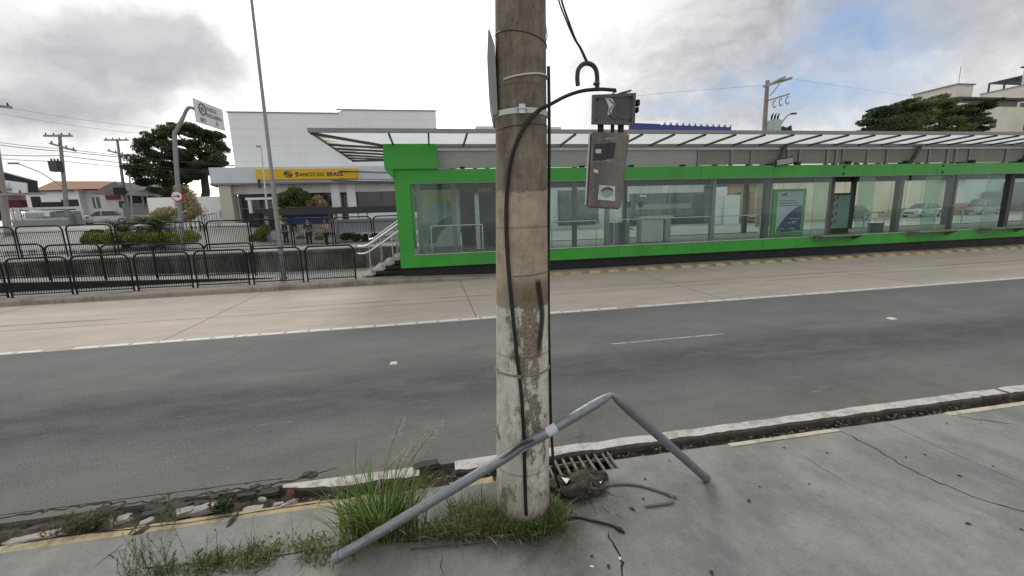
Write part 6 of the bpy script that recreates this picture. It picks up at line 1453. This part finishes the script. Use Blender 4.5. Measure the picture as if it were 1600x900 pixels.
for z_ in (16.0, 12.8, 9.6, 6.4):
    for y_ in (61.6, 56.4, 51.5, 47):
        w_ = MB().box(FX - .04, FX + .05, y_, y_ + 1.3, z_, z_ + 1.25).build('window', M_WINM, h); MB().box(FX - .09, FX - .04, y_ - .1, y_ + 1.4, z_ - .12, z_ - .02).build('sill', M_OFFW, w_)
        MB().box(FX - .07, FX - .04, y_ + .62, y_ + .68, z_, z_ + 1.25).build('frame', M_OFFW, w_)
h = empty('apartment_block', (84, 58, .15), 'farther cream apartment block with a rooftop box behind the green tree', 'apartment building')
MB().box(78.6, 92, 53.6, 66, .15, 15.6).build('wall', M_BEIGE, h); MB().box(78.3, 92.2, 53.3, 66.3, 16.6, 16.85).build('roof_slab', M_STEELD, h); MB().box(79.2, 91, 54.2, 65, 15.6, 16.6).build('setback_wall', M_GREYW, h)
MB().box(78.2, 84.0, 53.0, 53.6, 14.8, 15.9).build('balcony', M_OFFW, h)
MB().box(79.8, 83, 55, 61, 16.85, 19.0).build('rooftop_box', M_BEIGE, h); MB().box(79.6, 83.2, 54.8, 61.2, 19.0, 19.15).build('rooftop_cap', M_STEEL, h); MB().tube([(81.5, 56, 19.1), (81.5, 56, 22)], .04, 5).build('antenna', M_STEEL, h)
for z_ in (12.5, 9.4):
    for x_ in (79.6, 82.4, 85.2): MB().box(x_, x_ + 1.2, 53.55, 53.62, z_, z_ + 1.3).build('window', M_WINM, h)

# right hand power pole with side arms, rings and pale transformer
yR = 32.0
t = PY(1199, 130, yR); b_ = PY(1194, 206, yR); d = (t - b_) / (t.z - b_.z); bb = t + d * (.0 - t.z)
o = empty('power_pole', (bb.x, yR, .15), 'power pole with sloping side arms, hanging rings and a pale green transformer above the canopy', 'power pole')
MB().tube([bb, t + d * .2], [.24, .15], 10).build('shaft', M_WOODP, o, smooth=True)
a1, a2 = PY(1193, 135, yR - .2), PY(1237, 122, yR - 3.5); MB().bar(a1, a2, .12, .16).build('crossarm', M_WOODP, o); MB().bar(a1 + Vector((.4, .3, .1)), a2 + Vector((-.3, .3, .15)), .1, .12).build('crossarm', M_WOODP, o)
a3, a4 = PY(1200, 157, yR - .2), PY(1233, 147, yR - 3); MB().bar(a3, a4, .09, .10).build('lower_arm', M_WOODP, o); MB().tube([PY(1203, 150, yR - .2), PY(1218, 131, yR - 1.6)], .035, 6).build('brace', M_STEEL, o)
for k in range(3):
    c = a3.lerp(a4, .35 + .3 * k) + Vector((0, 0, -.42)); rg = [c + Vector((.22 * math.cos(a), .08 * math.cos(a), .26 * math.sin(a))) for a in [R_(20 * i + 60) for i in range(15)]]; MB().tube(rg, .032, 6).build('ring', M_STEELD, o)
c = PY(1209, 201, yR - .5); tr = MB().cbox(c, (.85, .7, 1.3)).build('transformer', mat('pale_green_transformer', (.36, .46, .40), .5, var=.08), o, bevel=.05); m2 = MB(); [m2.tube([c + Vector((-.28 + .28 * k, 0, .62)), c + Vector((-.25 + .28 * k, 0, .95)), c + Vector((-.15 + .28 * k, 0, 1.2))], [.06, .075, .03], 8) for k in range(3)]; m2.build('bushings', M_BLACK, tr)
o = empty('street_lamp', (27.8, yR + 2, .15), 'curved arm street lamp just above the canopy, right of the pale transformer', 'street lamp')
P = [Vector((PY(1212, 230, yR + 2).x, yR + 2, .15)), PY(1214, 206, yR + 2), PY(1222, 191, yR + 2), PY(1230, 181, yR + 2), PY(1237, 178, yR + 2)]; MB().tube([P[0]] + smoothpts(P[1:], 3), .06, 8).build('post', M_STEEL, o); MB().cbox(PY(1240, 177.5, yR + 2), (.55, .25, .12)).build('lamp_head', M_STEELD, o, bevel=.03)
a, b = PY(1000, 158, 40), PY(1600, 138, 60)
tag(MB().tube([PY(995, 150, 34), PY(1040, 145, 34), PY(1199, 133, yR)], .008, 4).build('overhead_wire', M_STEELD), 'faint wire from behind the meter box to the right hand power pole', 'wire'); tag(MB().tube([PY(1240, 124, yR), PY(1420, 150, 50), PY(1500, 158, 60)], .008, 4).build('overhead_wire', M_STEELD), 'faint wire from the right hand power pole to the green tree', 'wire')

# ------------------------------------------------------------------ trees and shrubs
def cloud(mb, c, r, n, s0, s1, flat=.0, shell=.5):
    for k in range(n):
        while True:
            v = Vector((random.uniform(-1, 1), random.uniform(-1, 1), random.uniform(-1, 1)))
            if v.length <= 1 and v.length > shell * random.random(): break
        p = Vector((c[0] + v.x * r[0], c[1] + v.y * r[1], c[2] + v.z * r[2])); s_ = random.uniform(s0, s1)
        nrm = Vector((random.gauss(0, 1), random.gauss(0, 1), random.gauss(flat, 1))).normalized(); t = nrm.orthogonal().normalized(); t.rotate(Matrix.Rotation(random.uniform(0, 6.28), 3, nrm)); u = nrm.cross(t)
        b = len(mb.v); mb.v += [p - t * s_, p + u * s_ * .5, p + t * s_, p - u * s_ * .5]; mb.f.append([b, b + 1, b + 2, b + 3]); mb.mi.append(mb.cur)
def branchy(mb, a, b, r0, r1, seed):
    random.seed(seed); P = [a.lerp(b, i / 5) + Vector((random.uniform(-.2, .2), random.uniform(-.2, .2), 0)) * (0 if i in (0, 5) else 1) * (b - a).length * .12 for i in range(6)]; mb.tube(P, [r0 + (r1 - r0) * i / 5 for i in range(6)], 8)
M_LF1 = m_leaf('dark_tree_leaves', (.028, .052, .022), (.08, .12, .045), (.055, .06, .032), .3)
M_LF2 = m_leaf('bright_tree_leaves', (.05, .095, .03), (.15, .21, .07), (.22, .25, .10), .4)
M_LF3 = m_leaf('dark_conifer_leaves', (.03, .055, .028), (.075, .11, .05), None, .3)
yT = 58
tr = empty('broad_tree', (-26.9, yT, 1.9), 'large spreading dark tree with gaps of sky in its umbrella crown, left of the bank', 'tree')
mt = MB(); mc = MB(); root = Vector((-26.9, yT, 1.7)); fork = PY(319, 268, yT); branchy(mt, root, fork, .55, .38, 4)
random.seed(12)
cl1 = [(222, 243, 20, 13), (214, 262, 13, 12), (232, 222, 17, 11), (252, 208, 17, 9), (272, 200, 16, 8), (292, 199, 17, 8), (312, 204, 15, 8), (330, 212, 15, 9), (343, 226, 9, 12), (345, 250, 9, 11), (340, 270, 11, 8), (245, 245, 16, 12), (262, 230, 13, 9), (283, 222, 12, 7), (305, 228, 12, 8), (238, 268, 19, 10), (256, 283, 19, 11), (230, 285, 12, 7), (275, 262, 12, 9), (296, 250, 9, 8), (318, 244, 10, 7), (300, 275, 12, 7), (268, 300, 17, 9), (282, 310, 12, 7), (325, 262, 9, 6), (330, 235, 9, 6), (250, 300, 12, 8), (307, 212, 10, 5), (292, 236, 14, 10), (316, 256, 12, 9), (280, 276, 14, 10), (334, 256, 10, 10), (302, 262, 10, 8), (270, 245, 14, 10), (222, 270, 13, 10), (340, 284, 8, 8), (322, 222, 12, 8), (246, 220, 14, 9)]
for i, (px, py, rx, ry) in enumerate(cl1):
    y = yT + random.uniform(-3.2, 3.2); c = PY(px, py, y); k = (PY(px + 1, py, y) - c).length
    for j in range(5):
        cc_ = (c.x + random.gauss(0, rx * k * .45), y + random.uniform(-1.2, 1.2), c.z + random.gauss(0, ry * k * .45)); cloud(mc, cc_, (rx * k * .62, 1.5, ry * k * .62), 380, .07, .17, .3, .2)
    if i % 2 == 0: branchy(mt, fork, c + Vector((0, 0, -ry * k * .3)), .20, .05, i)
mt.build('trunk', M_BARK, tr, smooth=True, fixn=False); mc.build('crown', M_LF1, tr, fixn=False)
yT2 = 46
def rtree(name, label, cl, m_, trunkpx, seed, lsz=(.08, .19), n=340):
    random.seed(seed); tx = PY(trunkpx, 200, yT2); tr = empty(name, (tx.x, yT2, .15), label, 'tree'); mt = MB(); mc = MB(); fk_ = Vector((tx.x, yT2, tx.z - 3)); branchy(mt, Vector((tx.x, yT2, .0)), fk_, .4, .28, seed)
    for i, (px, py, rx, ry) in enumerate(cl):
        y = yT2 + random.uniform(-2, 2); c = PY(px, py, y); k = (PY(px + 1, py, y) - c).length
        for j in range(5): cloud(mc, (c.x + random.gauss(0, rx * k * .42), y + random.uniform(-1, 1), c.z + random.gauss(0, ry * k * .4)), (rx * k * .55, 1.3, ry * k * .48), n, *lsz, .3, .2)
        if i % 3 == 0: branchy(mt, fk_, c, .16, .05, i)
    mt.build('trunk', M_BARK, tr, smooth=True, fixn=False); mc.build('crown', m_, tr, fixn=False)
rtree('green_tree', 'dense light and dark green tree rising above the canopy at right', [(1405, 190, 13, 11), (1418, 177, 14, 10), (1432, 168, 13, 8), (1447, 163, 13, 7), (1462, 160, 11, 7), (1475, 164, 12, 8), (1487, 175, 12, 9), (1440, 182, 20, 11), (1465, 182, 18, 11), (1412, 160, 7, 5), (1425, 200, 22, 8), (1460, 202, 25, 8), (1500, 170, 9, 5), (1490, 195, 14, 9), (1410, 205, 18, 8)], M_LF2, 1440, 5)
rtree('dark_tree', 'dark green tree with drooping branches at the left of the green tree', [(1370, 182, 10, 8), (1365, 196, 11, 8), (1383, 174, 9, 7), (1385, 190, 13, 10), (1378, 203, 16, 7), (1395, 200, 10, 8), (1376, 172, 5, 4)], M_LF3, 1380, 6)
rtree('dark_tree', 'dark tree with layered pointed branches in front of the cream apartment block', [(1512, 190, 13, 8), (1522, 178, 12, 5), (1532, 168, 9, 4), (1538, 160, 4, 3), (1527, 192, 11, 4), (1505, 200, 16, 7), (1530, 202, 8, 4), (1515, 170, 8, 4)], M_LF3, 1512, 8)
tag(lump(PY(1227, 207, 60), 1.0, .8, .9, 2, M_LF3, 'distant_treetop', 'tiny dark treetop peeping over the canopy right of the street lamp', 'tree'))
# garden: hedges, cycads, shrubs
def shrub(name, label, cl, y, m_, size, n, cat='shrub', stems=None, dy=.8):
    x0_, y0_ = PY(cl[0][0], cl[0][1], y).x, y; o = empty(name, (x0_, y0_, g(x0_, y)), label, cat); mc = MB()
    for px, py, rx, ry in cl:
        c = PY(px, py, y); k = (PY(px + 1, py, y) - c).length; cloud(mc, (c.x, y + random.uniform(-.3, .3), c.z), (rx * k, dy, ry * k), n, *size, .2, .6)
    mc.build('foliage', m_, o, fixn=False)
    if stems:
        ms = MB(); gz = g(x0_, y)
        for px, py in stems: c = PY(px, py, y); ms.tube([(c.x + random.uniform(-.3, .3) * .3, y, gz - .1), (c.x + random.uniform(-.1, .1), y, (gz + c.z) / 2), tuple(c)], [.04, .03, .012], 5)
        ms.build('stems', M_BARK, o, fixn=False)
    return o
random.seed(40)
M_HEDGE = m_leaf('yellow_green_hedge', (.10, .14, .02), (.30, .32, .045), None, .3); M_HEDGD = m_leaf('dark_hedge', (.03, .055, .02), (.07, .10, .03), None, .2)
M_DRYB = m_leaf('dry_shrub_leaves', (.30, .23, .11), (.42, .36, .20), (.20, .19, .08), .3); M_CYC = m_leaf('cycad_fronds', (.04, .08, .025), (.09, .14, .04), None, .2)
shrub('hedge', 'long low yellow topped hedge behind the rear barriers at left', [(145, 371, 13, 10), (162, 372, 14, 10), (178, 371, 14, 10), (194, 371, 14, 10), (210, 372, 14, 10), (226, 371, 14, 11), (242, 372, 13, 10), (256, 372, 12, 10), (268, 373, 10, 9)], 27, M_HEDGE, (.04, .09), 1500, 'hedge', dy=.6)
shrub('hedge', 'dark green undergrowth below and behind the yellow hedge', [(150, 376, 14, 7), (180, 377, 16, 7), (210, 378, 16, 6), (240, 377, 16, 6), (143, 365, 8, 7)], 27.7, M_HEDGD, (.04, .08), 900, 'hedge')
shrub('yellow_bush', 'small yellow green bush right of the signpost', [(292, 368, 11, 10), (303, 371, 10, 9), (284, 374, 9, 8)], 26.5, M_HEDGE, (.03, .07), 900)
shrub('yellow_bush', 'yellow green bush at the left end of the bus shelter', [(406, 366, 9, 10), (396, 373, 8, 7), (415, 358, 8, 8), (410, 377, 9, 5)], 31, M_HEDGE, (.04, .08), 900)
shrub('hedge', 'dark clipped hedge under the bus shelter beside the stairs', [(540, 370, 9, 6), (556, 371, 9, 6), (572, 371, 9, 6), (588, 370, 9, 6)], 34, M_HEDGD, (.04, .08), 900, 'hedge')
shrub('yellow_bush', 'low yellow bush under the bus shelter behind the people', [(536, 361, 10, 3), (550, 362, 9, 3), (472, 372, 6, 6), (498, 372, 7, 6)], 34.4, M_HEDGE, (.04, .07), 500)
shrub('dry_shrub', 'tall dry yellowish shrub behind the arrow sign', [(290, 305, 12, 14), (298, 322, 11, 14), (283, 320, 10, 12), (262, 330, 18, 8), (272, 340, 20, 8), (250, 335, 12, 6), (292, 338, 12, 8), (285, 296, 6, 8), (307, 330, 8, 9)], 36, M_DRYB, (.06, .13), 420, stems=[(285, 320), (292, 310), (300, 330), (270, 335), (310, 340), (295, 335)])
shrub('bare_shrub', 'leafless reddish shrub beside the white boundary wall', [(312, 328, 8, 12), (318, 340, 6, 10)], 35, m_leaf('reddish_twigs', (.13, .08, .07), (.20, .14, .12), None, .1), (.02, .05), 300, stems=[(308, 325), (313, 318), (317, 335), (320, 345), (311, 345), (316, 352)])
shrub('broad_shrub', 'large green shrub in front of the bank windows above the shelter roof', [(448, 308, 13, 9), (462, 300, 13, 9), (440, 318, 9, 7), (475, 306, 11, 9), (465, 316, 16, 8)], 37.5, M_LF2, (.07, .15), 600, stems=[(450, 315), (462, 310), (475, 315)])
shrub('pale_shrub', 'pale yellow green shrub in front of the bank, right of the large green one', [(484, 316, 9, 8), (497, 312, 8, 8), (504, 318, 9, 6)], 37.4, M_DRYB, (.06, .12), 500, stems=[(490, 320), (500, 320)])
def cycad(px, py, y, R, n, label):
    c = PY(px, py, y); gz = g(c.x, y); o = empty('cycad', (c.x, y, gz), label, 'palm'); mt = MB(); mt.tube([(c.x, y, gz - .1), (c.x, y, c.z)], [.22, .16], 8); mt.build('trunk', M_BARK, o); mc = MB()
    for k in range(n):
        a = random.uniform(0, 6.28); el = random.uniform(.15, 1.3); L = R * random.uniform(.8, 1.1); p = Vector((c.x, y, c.z)); d = Vector((math.cos(a), math.sin(a), 0)); th = el; P = []
        for i in range(12):
            P.append(p.copy()); p = p + (d * math.cos(th) + Vector((0, 0, 1)) * math.sin(th)) * L / 12; th -= (1.1 + .3 * random.random()) / 12 * (1 + i * .05)
        s2 = Vector((-d.y, d.x, 0))
        for i in range(1, 12):
            for sg_ in (-1, 1):
                w_ = .22 * R * math.sin(math.pi * (i + 1) / 14); tip = P[i] + s2 * sg_ * w_ + (P[i] - P[i - 1]) * 1.2 - Vector((0, 0, .04)); mc.add([P[i] - (P[i] - P[i - 1]) * .35, P[i] + (P[i] - P[i - 1]) * .2, tip], [(0, 1, 2)])
    mc.build('fronds', M_CYC, o, fixn=False)
cycad(246, 358, 28.5, 1.75, 110, 'cycad palm with a full mop of fronds behind the rear barriers'); cycad(193, 364, 28.5, 1.5, 60, 'smaller low cycad palm half behind the barrier left of the big one')
